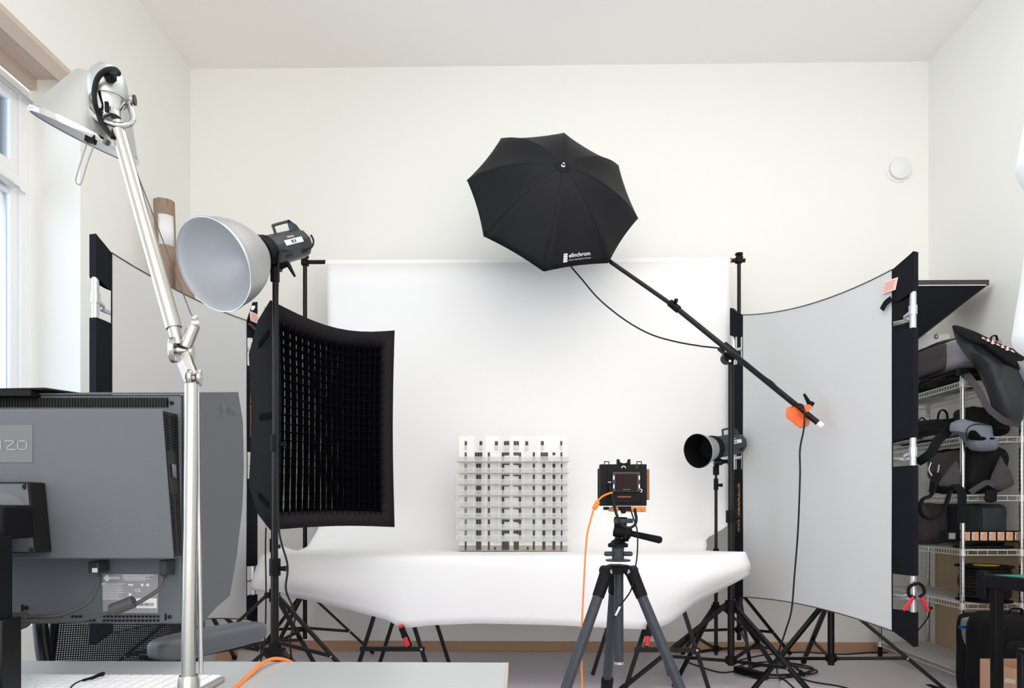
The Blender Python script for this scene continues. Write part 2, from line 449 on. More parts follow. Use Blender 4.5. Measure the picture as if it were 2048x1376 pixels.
# ================================================================= LIGHT STANDS
def stand(label, x, y, ztop, hub=0.46, low=0.16, R=0.58, az=(90, 210, 330), r=0.0125, legw=0.022, joints=(), group=None, bt=0.62, name='light_stand', topr=None, pole_bottom=None, m=None):
    m = m or M_black
    t = thing(name, label, 'light stand', (x, y, 0), group)
    pb = low - 0.04 if pole_bottom is None else pole_bottom
    segs = [pb] + list(joints) + [ztop]
    rr = r
    for i in range(len(segs) - 1):
        MB().cyl((x, y, segs[i]), (x, y, segs[i + 1]), rr, n=20).build('pole', m, t)
        if i < len(segs) - 2:
            c = MB().cyl((x, y, segs[i + 1] - 0.05), (x, y, segs[i + 1] + 0.022), rr * 1.5, n=20)
            cc = c.build('collar', M_blackmat, t, bevel=0.002)
            MB().cyl((x + rr, y, segs[i + 1] - 0.02), (x + rr * 1.5 + 0.025, y, segs[i + 1] - 0.02), 0.008, 0.012, n=12).build('knob', M_blackmat, cc)
            rr *= 0.84
    hb = MB().cyl((x, y, hub - 0.035), (x, y, hub + 0.035), r * 1.7, n=20)
    lb = MB().cyl((x, y, low - 0.02), (x, y, low + 0.02), r * 1.6, n=20)
    for a in az:
        d = Vector((math.cos(math.radians(a)), math.sin(math.radians(a)), 0))
        hb.bar(Vector((x, y, hub)) + d * r, Vector((x, y, hub)) + d * (r + 0.03), 0.024, 0.03)
        lb.bar(Vector((x, y, low)) + d * r, Vector((x, y, low)) + d * (r + 0.025), 0.02, 0.02)
    hb.build('hub', M_blackmat, t, bevel=0.002); lb.build('lower_hub', M_blackmat, t, bevel=0.002)
    for a in az:
        d = Vector((math.cos(math.radians(a)), math.sin(math.radians(a)), 0))
        p0 = Vector((x, y, hub)) + d * (r + 0.02); p1 = Vector((x, y, 0.014)) + d * R
        lg = MB().bar(p0, p1, legw, legw * 0.75).build('leg', m, t, bevel=0.002)
        e = (p1 - p0).normalized()
        MB().bar(p1 - e * 0.035, p1 + e * 0.004, legw * 1.2, legw).build('rubber_foot', M_blackmat, lg, bevel=0.003)
        q = p0.lerp(p1, bt); b0 = Vector((x, y, low)) + d * (r + 0.02)
        sd = Vector((-d.y, d.x, 0))
        MB().bar(b0, q, 0.012, 0.018).build('brace', m, t)
        MB().cyl(q - sd * (legw / 2 + 0.003), q + sd * (legw / 2 + 0.003), 0.005, n=10).build('rivet', M_screw, lg)
    return t

Xs = lambda px, Y: at(px, 500, Y).x
# behind the boom and reflectors
stand('black light stand carrying the round metal reflector strobe beside the desk', Xs(550, 2.85), 2.85, 2.0, hub=0.435, low=0.2, R=0.52, az=(196, 344, 95), r=0.0155,
      joints=(0.80, 1.32), group=None)
stand('black light stand behind the black softbox', Xs(545, 3.62), 3.62, 1.45, hub=0.57, low=0.32, R=0.62, az=(-14, 186, 84), r=0.010, joints=(0.85,), bt=0.55)
stand('black backdrop stand holding the left end of the paper roll', Xs(610, 4.66), 4.66, at(610, 516, 4.66).z, hub=0.44, low=0.21, R=0.46, az=(18, 150, 255), r=0.0145, bt=0.62, pole_bottom=0.14)
stand('black backdrop stand holding the right end of the paper roll', Xs(1478, 4.66), 4.66, at(1478, 525, 4.66).z, hub=0.44, low=0.21, R=0.44, az=(22, 148, 262), r=0.0150, joints=(1.9,), bt=0.62, pole_bottom=0.14)
YBM = 3.97
stand('thick black light stand carrying the boom arm', Xs(1462, YBM), YBM, at(1462, 712, YBM).z, hub=0.466, low=0.155, R=0.66, az=(190, -62, 50), r=0.0195, legw=0.026, joints=(1.0,), bt=0.6, pole_bottom=0.125)
YST = 4.32
stand('thin black light stand carrying the small strobe behind the table', Xs(1432, YST), YST, at(1432, 935, YST).z, hub=0.41, low=0.15, R=0.52, az=(-12, 228, 100), r=0.0115, joints=(0.76, 1.20), bt=0.6)
stand('black light stand behind the right diffuser panel', Xs(1662, 3.97), 3.97, 1.6, hub=0.50, low=0.17, R=0.60, az=(-20, 203, 82), r=0.0185, legw=0.026, joints=(0.72,), bt=0.62)
stand('black light stand behind the left diffuser panel', Xs(400, 4.0), 4.0, 1.6, hub=0.50, low=0.26, R=0.62, az=(-8, 215, 95), r=0.0145, joints=(0.8,), bt=0.6)

# ================================================================= STROBES
def strobe(label, mouth, axis, R, L, bl, br, small=False, up=Vector((0, 0, 1))):
    """mouth = centre of reflector opening; axis points to the rear"""
    mouth = Vector(mouth); a = axis.normalized(); side = a.cross(up).normalized(); upv = side.cross(a).normalized()
    t = thing('studio_strobe', label, 'studio flash', mouth + a * (L + bl / 2) - upv * br)
    N = 48
    if not small:
        out = [(0, R), (0.004, R * 1.015), (0.012, R * 1.0)] + [(L * k, R * q) for k, q in ((.12, .985), (.25, .955), (.4, .895), (.55, .80), (.7, .665), (.82, .52), (.92, .38), (1.0, .30))]
        inn = [(d, r - 0.004) for d, r in out[2:]]
    else:
        out = [(0, R), (0.004, R * 1.02), (0.010, R * 0.99)] + [(L * k, R * q) for k, q in ((.25, .93), (.5, .84), (.75, .74), (1.0, .66))]
        inn = [(d, r - 0.003) for d, r in out[2:]]
    shell = MB().lathe(mouth, a, out, n=N, capa=False, capb=False).build('reflector', M_refl, t)
    MB().lathe(mouth, a, [(0.001, R - 0.0005)] + inn + [(inn[-1][0] + 0.004, 0.02)], n=N, capa=False, capb=True).build('reflector_lining', M_reflin if not small else M_blackmat, shell)
    MB().lathe(mouth, a, [(-0.002, R * .992), (-0.003, R * 1.006), (0.004, R * 1.012), (0.006, R)], n=N, capa=False, capb=False).build('rolled_rim', M_tube, shell)
    fl = mouth + a * (L * 0.99)
    q5 = 1.0 if not small else 0.45
    MB().lathe(fl, a, [(0, 0.03 * q5), (0.0, 0.032 * q5), (-0.04 * q5, 0.028 * q5), (-0.045 * q5, 0.001)], n=20).build('flash_tube', M_whitediff if not small else M_blackmat, t)
    # bayonet collar + body
    b0 = mouth + a * (L - 0.012)
    rr = br
    MB().lathe(b0, a, [(0, rr * .95), (0.0, rr * 1.12), (0.022, rr * 1.16), (0.034, rr * 1.04), (0.046, rr * 1.10), (0.06, rr * .98)], n=36).build('bayonet_ring', M_blackmat, t)
    bd = MB().lathe(b0 + a * 0.05, a, [(0, rr * .96), (0.012, rr), (bl * .55, rr * 1.0), (bl * .92, rr * .99), (bl * .97, rr * .93), (bl, rr * .80)], n=10, hint=upv)
    body = bd.build('casing', M_dgrey, t, bevel=0.004, angle=25)
    # back plate, knobs
    bk = b0 + a * (0.05 + bl)
    MB().lathe(bk, a, [(0, rr * .78), (0.006, rr * .78)], n=10, hint=upv).build('control_panel', M_blackmat, t)
    MB().cyl(bk + side * 0.025, bk + side * 0.025 + a * 0.02, 0.012, n=16).build('knob', M_gcable, t)
    # handle
    h0 = b0 + a * (0.05 + bl * .38) + upv * rr * .93; h1 = b0 + a * (0.05 + bl * .99) + upv * rr * .80
    hh = 0.036 * (br / 0.065)
    hm = MB().tube([h0 - upv * .008, h0 + upv * hh * .85, h0 + upv * hh * 1.0 + a * 0.008, h0 + upv * hh * 1.1 + a * bl * .42, h0 + upv * hh * 1.1 + a * bl * .45], 0.0062, n=10, steps=4)
    f0 = h0 + a * bl * .40
    fin = [f0 + upv * hh * 1.25, f0 + upv * hh * 1.0 + a * .012, h1 + upv * hh * .2 - a * bl * .17, h1 - upv * .02, h1 + upv * .0 + a * .004, h1 + upv * hh * .75 - a * bl * .05]
    hm.prism([p - side * 0.012 for p in fin], side * 0.024)
    hm.build('handle', M_dgrey, t)
    # vents on camera side
    sd = -side if side.y > 0 else side
    vm = MB()
    for gx in (0.30, 0.74):
        for k in range(5):
            c = b0 + a * (0.05 + bl * gx + k * 0.010 - 0.020) + (sd * .86 - upv * .50) * rr * .962
            vm.obox(c, a, (sd * .5 + upv * .85).normalized(), (sd * .85 - upv * .5).normalized(), 0.0014, 0.010, rr * 0.012)
    vm.build('vent_slots', M_blackmat, body)
    # badges
    facedir = (sd * .97 + upv * .22).normalized(); fup = (upv * .97 - sd * .22).normalized()
    run = a if a.dot(Vector((1, 0, 0))) > 0 else -a
    c = b0 + a * (0.05 + bl * .50) + facedir * (rr * .965)
    MB().obox(c + fup * 0.004, run, fup, facedir, bl * .24, 0.011, 0.0015).build('badge', M_print, body)
    text_mb('RX', c + facedir * 0.0025 + fup * -0.003 - run * 0.018, run, fup, 0.014, 0.0, bold=0.03, width=0.036).build('badge_lettering', M_blackmat, body)
    text_mb('elinchrom', c + facedir * 0.0012 + fup * 0.022 - run * bl * .13, run, fup, 0.008, 0.0015, bold=0.015).build('maker_lettering', M_print, body)
    # tilt head
    j = b0 + a * 0.075 - upv * (rr + 0.004)
    return t, j, a, side, upv, b0

# left big strobe
mo = at(427, 531, 2.62); ax = axis_px(427, 531, .93, .37, .70)
ts, j, a, sd_, uv_, b0 = strobe('strobe head with large silver bowl reflector on the stand beside the desk', mo, ax, 0.176, 0.27, 0.245, 0.064)
px_pole = Xs(550, 2.85)
def tilt_head(parent, base, top, lever_dir):
    MB().cyl(base, base + Vector((0, 0, 0.055)), 0.019, n=20).build('spigot_socket', M_blackmat, parent, bevel=0.002)
    br = MB().bar(base + Vector((0, 0, 0.05)), top, 0.03, 0.026); br.build('tilt_bracket', M_blackmat, parent, bevel=0.004)
    c = base.lerp(top, .6) + Vector((0, -0.012, 0.02))
    MB().cyl(c - Vector((0.025, 0, 0)), c + Vector((0.025, 0, 0)), 0.02, n=20).build('tilt_knuckle', M_black, parent)
    l = MB().cyl(c + Vector((0.02, -0.005, 0)), c + Vector((0.02, -0.005, 0)) + lever_dir * 0.045, 0.014, 0.011, n=12)
    l.cyl(c + Vector((0.02, -0.005, 0)) + lever_dir * 0.04, c + Vector((0.02, -0.005, 0)) + lever_dir * 0.04 + Vector((0.5, 0, -0.9)) * 0.06, 0.010, 0.005, n=12)
    l.build('tilt_lever', M_blackmat, parent)
tilt_head(ts, Vector((px_pole, 2.85, 1.985)), j + a * 0.01, Vector((0.95, -0.2, 0.25)))
pc = [at(622, 470, 3.0), at(627, 482, 3.0), at(622, 495, 3.0), at(600, 500, 2.98), at(575, 502, 2.9), at(560, 506, 2.84)]
pc += [Vector((px_pole + 0.022, 2.82, z)) for z in (1.95, 1.6, 1.2)]
pc += [at(558, 1060, 2.8), at(575, 1130, 2.8), at(572, 1180, 2.8), at(590, 1230, 2.8), at(580, 1285, 2.82), at(590, 1350, 2.85), at(600, 1395, 2.95)]
tag(MB().tube(pc, 0.0042).build('power_cable', M_cable), 'thin black cable running down the stand of the big silver reflector', 'cable')

# small strobe on the right
mo2 = at(1396, 902, 4.12); ax2 = axis_px(1396, 902, .97, .17, .80)
t2, j2, a2, s2, u2, b02 = strobe('small black strobe head with a round black-lined reflector behind the table', mo2, ax2, 0.104, 0.13, 0.26, 0.068, small=True)
tilt_head(t2, Vector((Xs(1432, YST), YST, at(1432, 950, YST).z)), j2, Vector((0.8, -0.5, 0.1)))

# ================================================================= BACKDROP ROLL AND PAPER SWEEP
YP = 4.57
cb = thing('crossbar', 'black crossbar carrying the white paper roll between the backdrop stands', 'crossbar', (0, 4.66, at(610, 522, 4.66).z))
zb = at(610, 526, 4.66).z
xa, xb = Xs(607, 4.66), Xs(1490, 4.66)
MB().cyl((xa, 4.66, zb + 0.006), (xb, 4.66, zb), 0.014, n=16).build('bar', M_black, cb)
for xx in (Xs(610, 4.66), Xs(1478, 4.66)):
    MB().obox((xx, 4.66, zb + 0.004), (1, 0, 0), (0, 1, 0), (0, 0, 1), 0.022, 0.022, 0.022).build('end_clamp', M_blackmat, cb, bevel=0.004)
    MB().lathe((xx, 4.66, zb + 0.024), (0, 0, 1), [(0, 0.008), (0.01, 0.008), (0.012, 0.026), (0.024, 0.026)], n=12).build('clamp_knob', M_blackmat, cb)
MB().cyl((Xs(1456, 4.66), 4.66, zb), (Xs(1462, 4.66), 4.66, zb), 0.018).build('end_cap', M_redtip, cb, label='orange end cap')
XPL, XPR = Xs(654, 4.66), Xs(1457, 4.66)
zr = at(1000, 530, 4.66).z
RR = 0.042
tag(MB().lathe((XPL, 4.66, zr), (1, 0, 0), [(0, 0.022), (0, RR), (XPR - XPL, RR), (XPR - XPL, 0.022)], n=40).build('paper_roll', M_paper),
    'long white roll of studio paper hanging on the crossbar', 'paper roll')
YPF = 4.66 - RR - 0.0015
ZT = 0.772; YE = 3.79           # table top paper height, front edge of the table
def edge_lr(s):                 # left / right x of the sheet for the sweep by height
    return s
NU = 72
rows = []
def lerp(a, b, t): return a + (b - a) * t
def keyed(keys, t):
    for (t0, v0), (t1, v1) in zip(keys, keys[1:]):
        if t <= t1:
            k = (t - t0) / (t1 - t0); k = k * k * (3 - 2 * k); return v0 + (v1 - v0) * k
    return keys[-1][1]
# spine of the sheet: roll -> wall side drop -> sweep -> table -> rounded front edge
spine = [(YPF, zr), (YPF, zr - 0.15)] + [(YPF, zr - 0.15 - k * (zr - 0.15 - 1.10) / 12) for k in range(1, 13)]
cx, cz, r = YPF - 0.33, 1.10, 0.33
for k in range(1, 15):
    t = PI / 2 * k / 14; spine.append((cx + r * math.cos(t), cz - r * math.sin(t)))
for k in range(1, 11): spine.append((lerp(cx, YE + 0.03, k / 10), ZT))
SP = len(spine)
lkeys = [(0.0, XPL + .01), (0.55, Xs(659, YPF)), (1.0, Xs(657, YPF)), (1.12, Xs(652, 4.6)), (1.30, -1.36), (1.42, -1.40), (1.7, -1.46), (2.0, -1.47)]
rkeys = [(0.0, XPR), (0.55, Xs(1459, YPF)), (0.98, Xs(1459, YPF)), (1.15, 1.345), (1.29, 1.165), (1.45, 1.13), (1.72, 1.12), (1.90, 1.15), (2.0, 1.235)]
L1 = 14; 
for i, (y, z) in enumerate(spine):
    if i < 14: s = i / 13
    elif i < 28: s = 1 + 0.4 * (i - 13) / 14
    else: s = 1.4 + 0.6 * (i - 27) / 10
    xl, xr = keyed(lkeys, s), keyed(rkeys, s)
    row = []
    for j in range(NU + 1):
        u = j / NU; x = lerp(xl, xr, u); zz = z; yy = y
        eL = max(0, 1 - u / 0.10); eR = max(0, 1 - (1 - u) / 0.10)
        if 1.0 < s <= 1.45:      # the free edges of the sweep curl forward and up
            k = math.sin(PI * (s - 1.0) / 0.45)
            zz += 0.015 * eL * eL * k + 0.03 * eR * eR * k; yy -= (0.10 * eL * eL + 0.07 * eR * eR) * k
        if s > 1.4:
            k = (s - 1.4) / 0.6
            zz += 0.055 * max(0, 1 - u / 0.06) * max(0, 1 - abs(k - .62) / .30) + 0.020 * eR * eR * k
        if s > 1.42: zz += 0.0012 * noise.noise(Vector((x * 3, y * 5, 0)))
        row.append(Vector((x, yy, zz)))
    rows.append(row)
# front flap: pixel heights of its lower edge along x (in the plane y = YE-0.03)
botkeys = [(493, 1183), (540, 1192), (600, 1204), (680, 1220), (780, 1243), (800, 1256), (815, 1259), (860, 1253), (960, 1249), (1100, 1252), (1240, 1259), (1310, 1262), (1345, 1250), (1400, 1210), (1450, 1185), (1490, 1163), (1506, 1152)]
def lin_key(keys, t):
    if t <= keys[0][0]: return keys[0][1]
    for (t0, v0), (t1, v1) in zip(keys, keys[1:]):
        if t <= t1: return v0 + (v1 - v0) * (t - t0) / (t1 - t0)
    return keys[-1][1]
NF = 18
last = rows[-1]
for i in range(1, NF + 1):
    t = i / NF; row = []
    for j in range(NU + 1):
        u = j / NU; p0 = last[j]
        xe = lerp(Xs(496, YE), Xs(1506, YE), u)
        pxx = lerp(496, 1506, u)
        zbt = at(pxx, lin_key(botkeys, pxx), YE - 0.05).z
        drop = ZT - zbt
        # side columns: the paper overhangs the board end and is rolled backwards
        eL = max(0, 1 - u / 0.30); eR = max(0, 1 - (1 - u) / 0.22)
        curl = min(1, eL * 1.3 + eR * 1.3)
        d = drop * t
        r0 = 0.045 - 0.037 * max(max(0, 1 - u / .10), max(0, 1 - (1 - u) / .08))
        flat_e = max(max(0, 1 - u / .12), max(0, 1 - (1 - u) / .10))
        if d < r0 * PI / 2:
            th = d / r0; yy = YE + 0.03 - r0 * math.sin(th) ; zz = p0.z - r0 * (1 - math.cos(th))
        else:
            yy = YE + 0.03 - r0; zz = p0.z - r0 - (d - r0 * PI / 2)
        zz = max(zz, zbt) if t < 1 else zbt
        # the lower part folds back underneath at the sides
        k = max(0, (t - 0.55) / 0.45)
        yy -= 0.03 * math.sin(PI * t) * (0.4 + curl) * (1 - flat_e)
        yy += 0.10 * k * k * curl * (1 - .7 * flat_e)
        x = lerp(p0.x, xe, min(1, t * 1.15)) 
        row.append(Vector((x, yy, zz)))
    rows.append(row)
tag(MB().grid(rows).build('paper_backdrop', M_paper, solid=0.0012, angle=60), 'white seamless paper sweeping from the roll down over the trestle table', 'backdrop paper')

# table: board on two trestles
tag(MB().box((-1.33, YE + 0.012, 0.742), (1.09, 4.20, 0.768)).build('table_board', M_white, bevel=0.002), 'board of the product table under the white paper sweep', 'table top')
def trestle(label, xf, xb_):
    t = thing('trestle', label, 'trestle', ((xf + xb_) / 2, 4.08, 0), 'black trestles under the product table')
    for (xc, y) in ((xf, 3.87), (xb_, 4.24)):
        for sx in (-1, 1):
            MB().bar((xc + sx * 0.012, y, 0.715), (xc + sx * 0.238, y, 0.002), 0.022, 0.022).build('leg', M_black, t, bevel=0.002)
        if y > 4: continue
        MB().bar((xc - 0.183, y - 0.001, 0.235), (xc + 0.183, y - 0.001, 0.235), 0.026, 0.024).build('crossbar', M_black, t)
        MB().cyl((xc + 0.166, y - 0.016, 0.235), (xc + 0.166, y + 0.01, 0.235), 0.006).build('rivet', M_screw, t)
    MB().bar((xf, 3.83, 0.726), (xb_, 4.20, 0.726), 0.045, 0.03).build('top_beam', M_black, t, bevel=0.002)
    return t
trestle('black folding trestle under the left half of the white paper table', at(785, 1100, 3.87).x, at(829, 1100, 4.24).x)
trestle('black folding trestle behind the camera tripod under the paper table', at(1334, 1100, 3.87).x, at(1262, 1100, 4.24).x)

def clamp(label, px0, py0, px1, py1, Y):
    A = at(px0, py0, Y); B = at(px1, py1, Y); d = (B - A).normalized(); s = Vector((0, 1, 0))
    t = thing('spring_clamp', label, 'clamp', A, 'red and black clamps on the paper edge')
    w = d.cross(s).normalized(); L = (B - A).length
    MB().obox(A + d * L * .06, w, s, d, 0.013, 0.018, L * .06).build('jaw_pad', M_red, t, bevel=0.003, label='red jaw pad')
    MB().obox(A + d * L * .32 + s * 0.012, w, s, d, 0.014, 0.006, L * .22).build('jaw', M_blackmat, t, bevel=0.003)
    MB().obox(A + d * L * .32 - s * 0.012, w, s, d, 0.014, 0.006, L * .22).build('jaw', M_blackmat, t, bevel=0.003)
    MB().cyl(A + d * L * .5 - w * 0.016, A + d * L * .5 + w * 0.016, 0.014).build('pivot', M_blackmat, t)
    MB().obox(A + d * L * .74 - s * 0.014, w, s, d, 0.013, 0.007, L * .2).build('handle', M_red, t, bevel=0.004, label='red handle')
    MB().obox(A + d * L * .78 + s * 0.014 + w * 0.004, w, s, d, 0.012, 0.007, L * .24).build('handle', M_blackmat, t, bevel=0.004)
clamp('red and black clamp on the paper edge above the left trestle', 801, 1250, 818, 1294, YE - 0.03)
clamp('red and black clamp on the paper edge beside the right tripod leg', 1301, 1244, 1292, 1294, YE - 0.03)

# ================================================================= BUILDING MODEL
YM = 4.12
bx0 = at(1027, 1102, YM)
bl = thing('building_model', 'white architectural model of an apartment tower on the paper table', 'model', (bx0.x, YM + 0.12, ZT + 0.004))
def zx(X): return 880 + X / 5.096
def zy(Y_): return 850 + Y_ / 5.096
def mp(X, Y_, dy=0.0): return at(zx(X), zy(Y_), YM) + Vector((0, dy, 0))
bounds = [195, 347, 467, 603, 728, 853, 993, 1138, 1300]
pleat = 0.022
zb0 = ZT + 0.004; ztop = mp(195, 110).z; zband = mp(195, 1228).z
def wall_y(X):
    for i in range(8):
        if bounds[i] <= X <= bounds[i + 1]:
            t = (X - bounds[i]) / (bounds[i + 1] - bounds[i])
            return pleat * (t if i % 2 == 0 else 1 - t)
    return 0
def slab_wall(z0, z1, m, name, inset=0):
    mb = MB(); pts = [Vector((mp(b, 600).x, YM + wall_y(b) + inset, 0)) for b in bounds]
    outline = pts + [Vector((pts[-1].x, YM + 0.26, 0)), Vector((pts[0].x, YM + 0.26, 0))]
    mb.prism([p + Vector((0, 0, z0)) for p in outline], (0, 0, z1 - z0))
    return mb.build(name, m, bl, flat=True)
core = slab_wall(zband, ztop, M_model, 'tower_walls'); slab_wall(zb0, zband, M_modelbase, 'plinth')
def win(X0, X1, Y0, Y1, lower=None, fr=None):
    a = mp(X0, Y0); b = mp(X1, Y1); ya = YM + wall_y(X0) ; yb = YM + wall_y(X1)
    mb = MB(); e = 0.0025
    n = max(1, round((X1 - X0) / 27)); 
    for k in range(n):
        t0 = (k + 0.05) / n; t1 = (k + 0.95) / n
        xA = lerp(a.x, b.x, t0); xB = lerp(a.x, b.x, t1); yA = lerp(ya, yb, t0) - e; yB = lerp(ya, yb, t1) - e
        zlo = b.z if fr is None else lerp(a.z, b.z, fr[k % len(fr)])
        mb.add([(xA, yA, zlo), (xB, yB, zlo), (xB, yB, a.z), (xA, yA, a.z), (xA, yA + 0.004, zlo), (xB, yB + 0.004, zlo), (xB, yB + 0.004, a.z), (xA, yA + 0.004, a.z)],
               [(0, 1, 2, 3), (7, 6, 5, 4), (0, 4, 5, 1), (1, 5, 6, 2), (2, 6, 7, 3), (3, 7, 4, 0)])
    w = mb.build('window', M_modelwin, bl, flat=True)
    if lower:
        c = mp(X0, Y1); d = mp(X1, lower); g = MB().box((c.x, min(ya, yb) - 0.006, d.z), (d.x, min(ya, yb) - 0.003, c.z))
        g.build('window_rail', M_modelslab, w)
for (x0, x1) in ((250, 275), (400, 432), (557, 592), (650, 706), (750, 806), (868, 900), (1027, 1060), (1225, 1247)): win(x0, x1, 163, 207, 248)
for (x0, x1) in ((250, 272), (352, 432), (487, 510), (628, 707), (748, 828), (945, 968), (1025, 1103), (1147, 1178), (1227, 1248)): win(x0, x1, 278, 366, fr={628: (1, .35, .35), 748: (.35, .35, 1), 1147: (.3,)}.get(x0))
slabs = [370, 484, 598, 711, 825, 940, 1055, 1168]
for k in range(7):
    y1 = slabs[k + 1]
    for (x0, x1) in ((250, 272), (365, 420), (487, 510), (628, 707), (748, 828), (945, 968), (1042, 1076), (1147, 1178), (1230, 1249)):
        o_ = (.16, .16, .08, .07, .10, .28, .34)[k]
        win(x0, x1, y1 - 92, y1 - 4, fr={628: (1, o_, o_), 748: (o_, o_ * 1.2, 1)}.get(x0))
for (x0, x1) in ((250, 271), (365, 420), (487, 508), (628, 705), (750, 804), (945, 967), (1042, 1076), (1147, 1177), (1228, 1247)): win(x0, x1, 1190, 1274)
for (x0, x1) in ((548, 573), (882, 907)): win(x0, x1, 1245, 1272)
for sy in slabs:
    a = mp(168, sy); b = mp(1314, sy + 5)
    sl = MB().box((a.x, YM - 0.035, b.z), (b.x, YM + 0.05, a.z)).build('balcony_slab', M_modelslab, bl, flat=True)
    rl = MB(); c = mp(168, sy - 42)
    rl.box((a.x + .002, YM - 0.034, a.z), (b.x - .002, YM - 0.033, c.z))
    rl.build('balcony_glass', M_film, sl, flat=True)
    hr = MB().bar((a.x, YM - 0.0335, c.z), (b.x, YM - 0.0335, c.z), 0.0015, 0.0015)
    for X in (180, 265, 347, 467, 603, 728, 853, 993, 1138, 1225, 1300):
        q = mp(X, 600); top = c.z if sy != slabs[0] else c.z
        hr.box((q.x - .0008, YM - 0.0345, a.z - (0.0 if sy == 370 else 0)), (q.x + .0008, YM - 0.0325, c.z + (0.036 if sy != 370 else 0)))
    hr.build('balcony_rail', M_model, sl, flat=True)

# ================================================================= DIFFUSER PANELS
def panel(label, N, Fp, zs_n, zs_f, strip_n, strip_f, sag_t, sag_b, zt_in, zb_in, text_on=None, name='diffuser_panel', inward=1):
    """N, Fp = (x, y) of the near and far upright. zs = list of (z0, z1, kind) for the sleeves, top to bottom"""
    N = Vector((N[0], N[1], 0)); Fp = Vector((Fp[0], Fp[1], 0)); d = (Fp - N).normalized(); L = (Fp - N).length
    nrm = Vector((-d.y, d.x, 0))
    if nrm.y > 0: nrm = -nrm      # faces the room
    t = thing(name, label, 'diffuser', ((N.x + Fp.x) / 2, (N.y + Fp.y) / 2, min(zs_n[-1][1], zs_f[-1][1])), 'sun diffuser panels on stands')
    rt = 0.0145
    for P, zs, sw, sg in ((N, zs_n, strip_n, 1), (Fp, zs_f, strip_f, -1)):
        zt, zl = zs[0][0], zs[-1][1]
        MB().cyl(P + Vector((0, 0, zl + 0.03)), P + Vector((0, 0, zt - 0.03)), rt, n=16).build('upright_tube', M_tube, t)
        for i, (z0, z1) in enumerate(zs):
            top = (i == 0); bot = (i == len(zs) - 1)
            zi0 = (zt_in[0] if sg > 0 else zt_in[1]) if top else z0
            zi1 = (zb_in[0] if sg > 0 else zb_in[1]) if bot else z1
            rows = []
            nz = 10
            for a_ in range(nz + 1):
                row = []
                for b_ in range(7):
                    v_ = b_ / 6; s_ = a_ / nz
                    zz0 = lerp(z0, zi0, v_ ** .8) if top else z0; zz1 = lerp(z1, zi1, v_ ** .8) if bot else z1
                    if top: zz1 = z1 - 0.03 * math.sin(v_ * PI / 2) if True else z1
                    off = (rt + 0.002) * math.cos(v_ * PI / 2) + 0.001
                    q = P + d * (sg * (v_ * sw - rt * (1 - v_))) + nrm * off
                    row.append(q + Vector((0, 0, lerp(zz0, zz1, s_))))
                rows.append(row)
            back = []
            sl = MB().grid(rows)
            rows2 = [[p - nrm * 2 * ((p - P).dot(nrm)) for p in r] for r in rows]
            sl.grid(rows2); sl.grid([[rows[k][0] for k in range(nz + 1)], [rows2[k][0] for k in range(nz + 1)]])
            if top or bot:
                e = 0 if top else nz
                sl.grid([rows[e], rows2[e]])
            sl.build('sleeve', M_blackfab, t, angle=50)
    # horizontal tubes at the sleeve gaps
    for gi in (0, 1, 2):
        if gi < len(zs_n) - 1 and gi < len(zs_f) - 1:
            za = (zs_n[gi][1] + zs_n[gi + 1][0]) / 2; zb_ = (zs_f[gi][1] + zs_f[gi + 1][0]) / 2
            MB().tube([N + Vector((0, 0, za)), N + d * 0.05 - nrm * 0.012 + Vector((0, 0, za - 0.018)), N + d * 0.14 - nrm * 0.03 + Vector((0, 0, za - 0.03)),
                       Fp - d * 0.14 - nrm * 0.03 + Vector((0, 0, zb_ - 0.01)), Fp - d * 0.05 - nrm * 0.012 + Vector((0, 0, zb_)), Fp + Vector((0, 0, zb_))], 0.0105, n=10, steps=6).build('cross_tube', M_tube, t)
            for P, z in ((N, za), (Fp, zb_)):
                MB().cyl(P + Vector((0, 0, z - 0.022)), P + Vector((0, 0, z + 0.022)), rt + 0.004, n=16).build('joint', M_tube, t)
    # cloth
    rows = []; nU, nV = 28, 16
    A = N + d * strip_n; B = Fp - d * strip_f
    for j in range(nV + 1):
        row = []
        for i in range(nU + 1):
            u = i / nU; v_ = j / nV
            zt = lerp(zt_in[0], zt_in[1], u) - sag_t * 4 * u * (1 - u); zb_ = lerp(zb_in[0], zb_in[1], u) + sag_b * 4 * u * (1 - u)
            q = A.lerp(B, u) + nrm * (0.001 + 0.004 * noise.noise(Vector((u * 3, v_ * 3, 1))))
            row.append(q + Vector((0, 0, lerp(zt, zb_, v_))))
        rows.append(row)
    cl = MB().grid(rows).build('cloth', M_fabric, t, angle=60)
    MB().tube(rows[0], 0.0035, n=6, smooth=False).build('hem', M_gcable, cl)
    MB().tube(rows[-1], 0.0035, n=6, smooth=False).build('hem', M_gcable, cl)
    for P in (A, B):
        e = rows
    MB().tube([r[0] for r in rows], 0.003, n=6, smooth=False).build('side_seam', M_blackfab, cl)
    MB().tube([r[-1] for r in rows], 0.003, n=6, smooth=False).build('side_seam', M_blackfab, cl)
    return t, N, Fp, d, nrm
def zz(y, Y): return CAMZ + (1018 - y) * Y / F * (1 / 1.0)
YN, YF = 3.32, 4.49
NR = (Xs(1826, YN), YN); FR = (Xs(1467, YF), YF)
tr, Nn, Ff, d, nrm = panel('grey white diffuser panel with black sleeves on the right beside the wire shelves', NR, FR,
      [(zz(510, YN), zz(588, YN)), (zz(660, YN), zz(877, YN)), (zz(932, YN), zz(1150, YN)), (zz(1222, YN), zz(1290, YN))],
      [(zz(617, YF), zz(672, YF)), (zz(733, YF), zz(893, YF)), (zz(940, YF), zz(1150, YF)), (zz(1150, YF), zz(1199, YF))],
      0.11, 0.088, 0.055, 0.035, (zz(543, YN + .1), zz(630, YF - .1)), (zz(1260, YN + .1), zz(1194, YF - .1)))
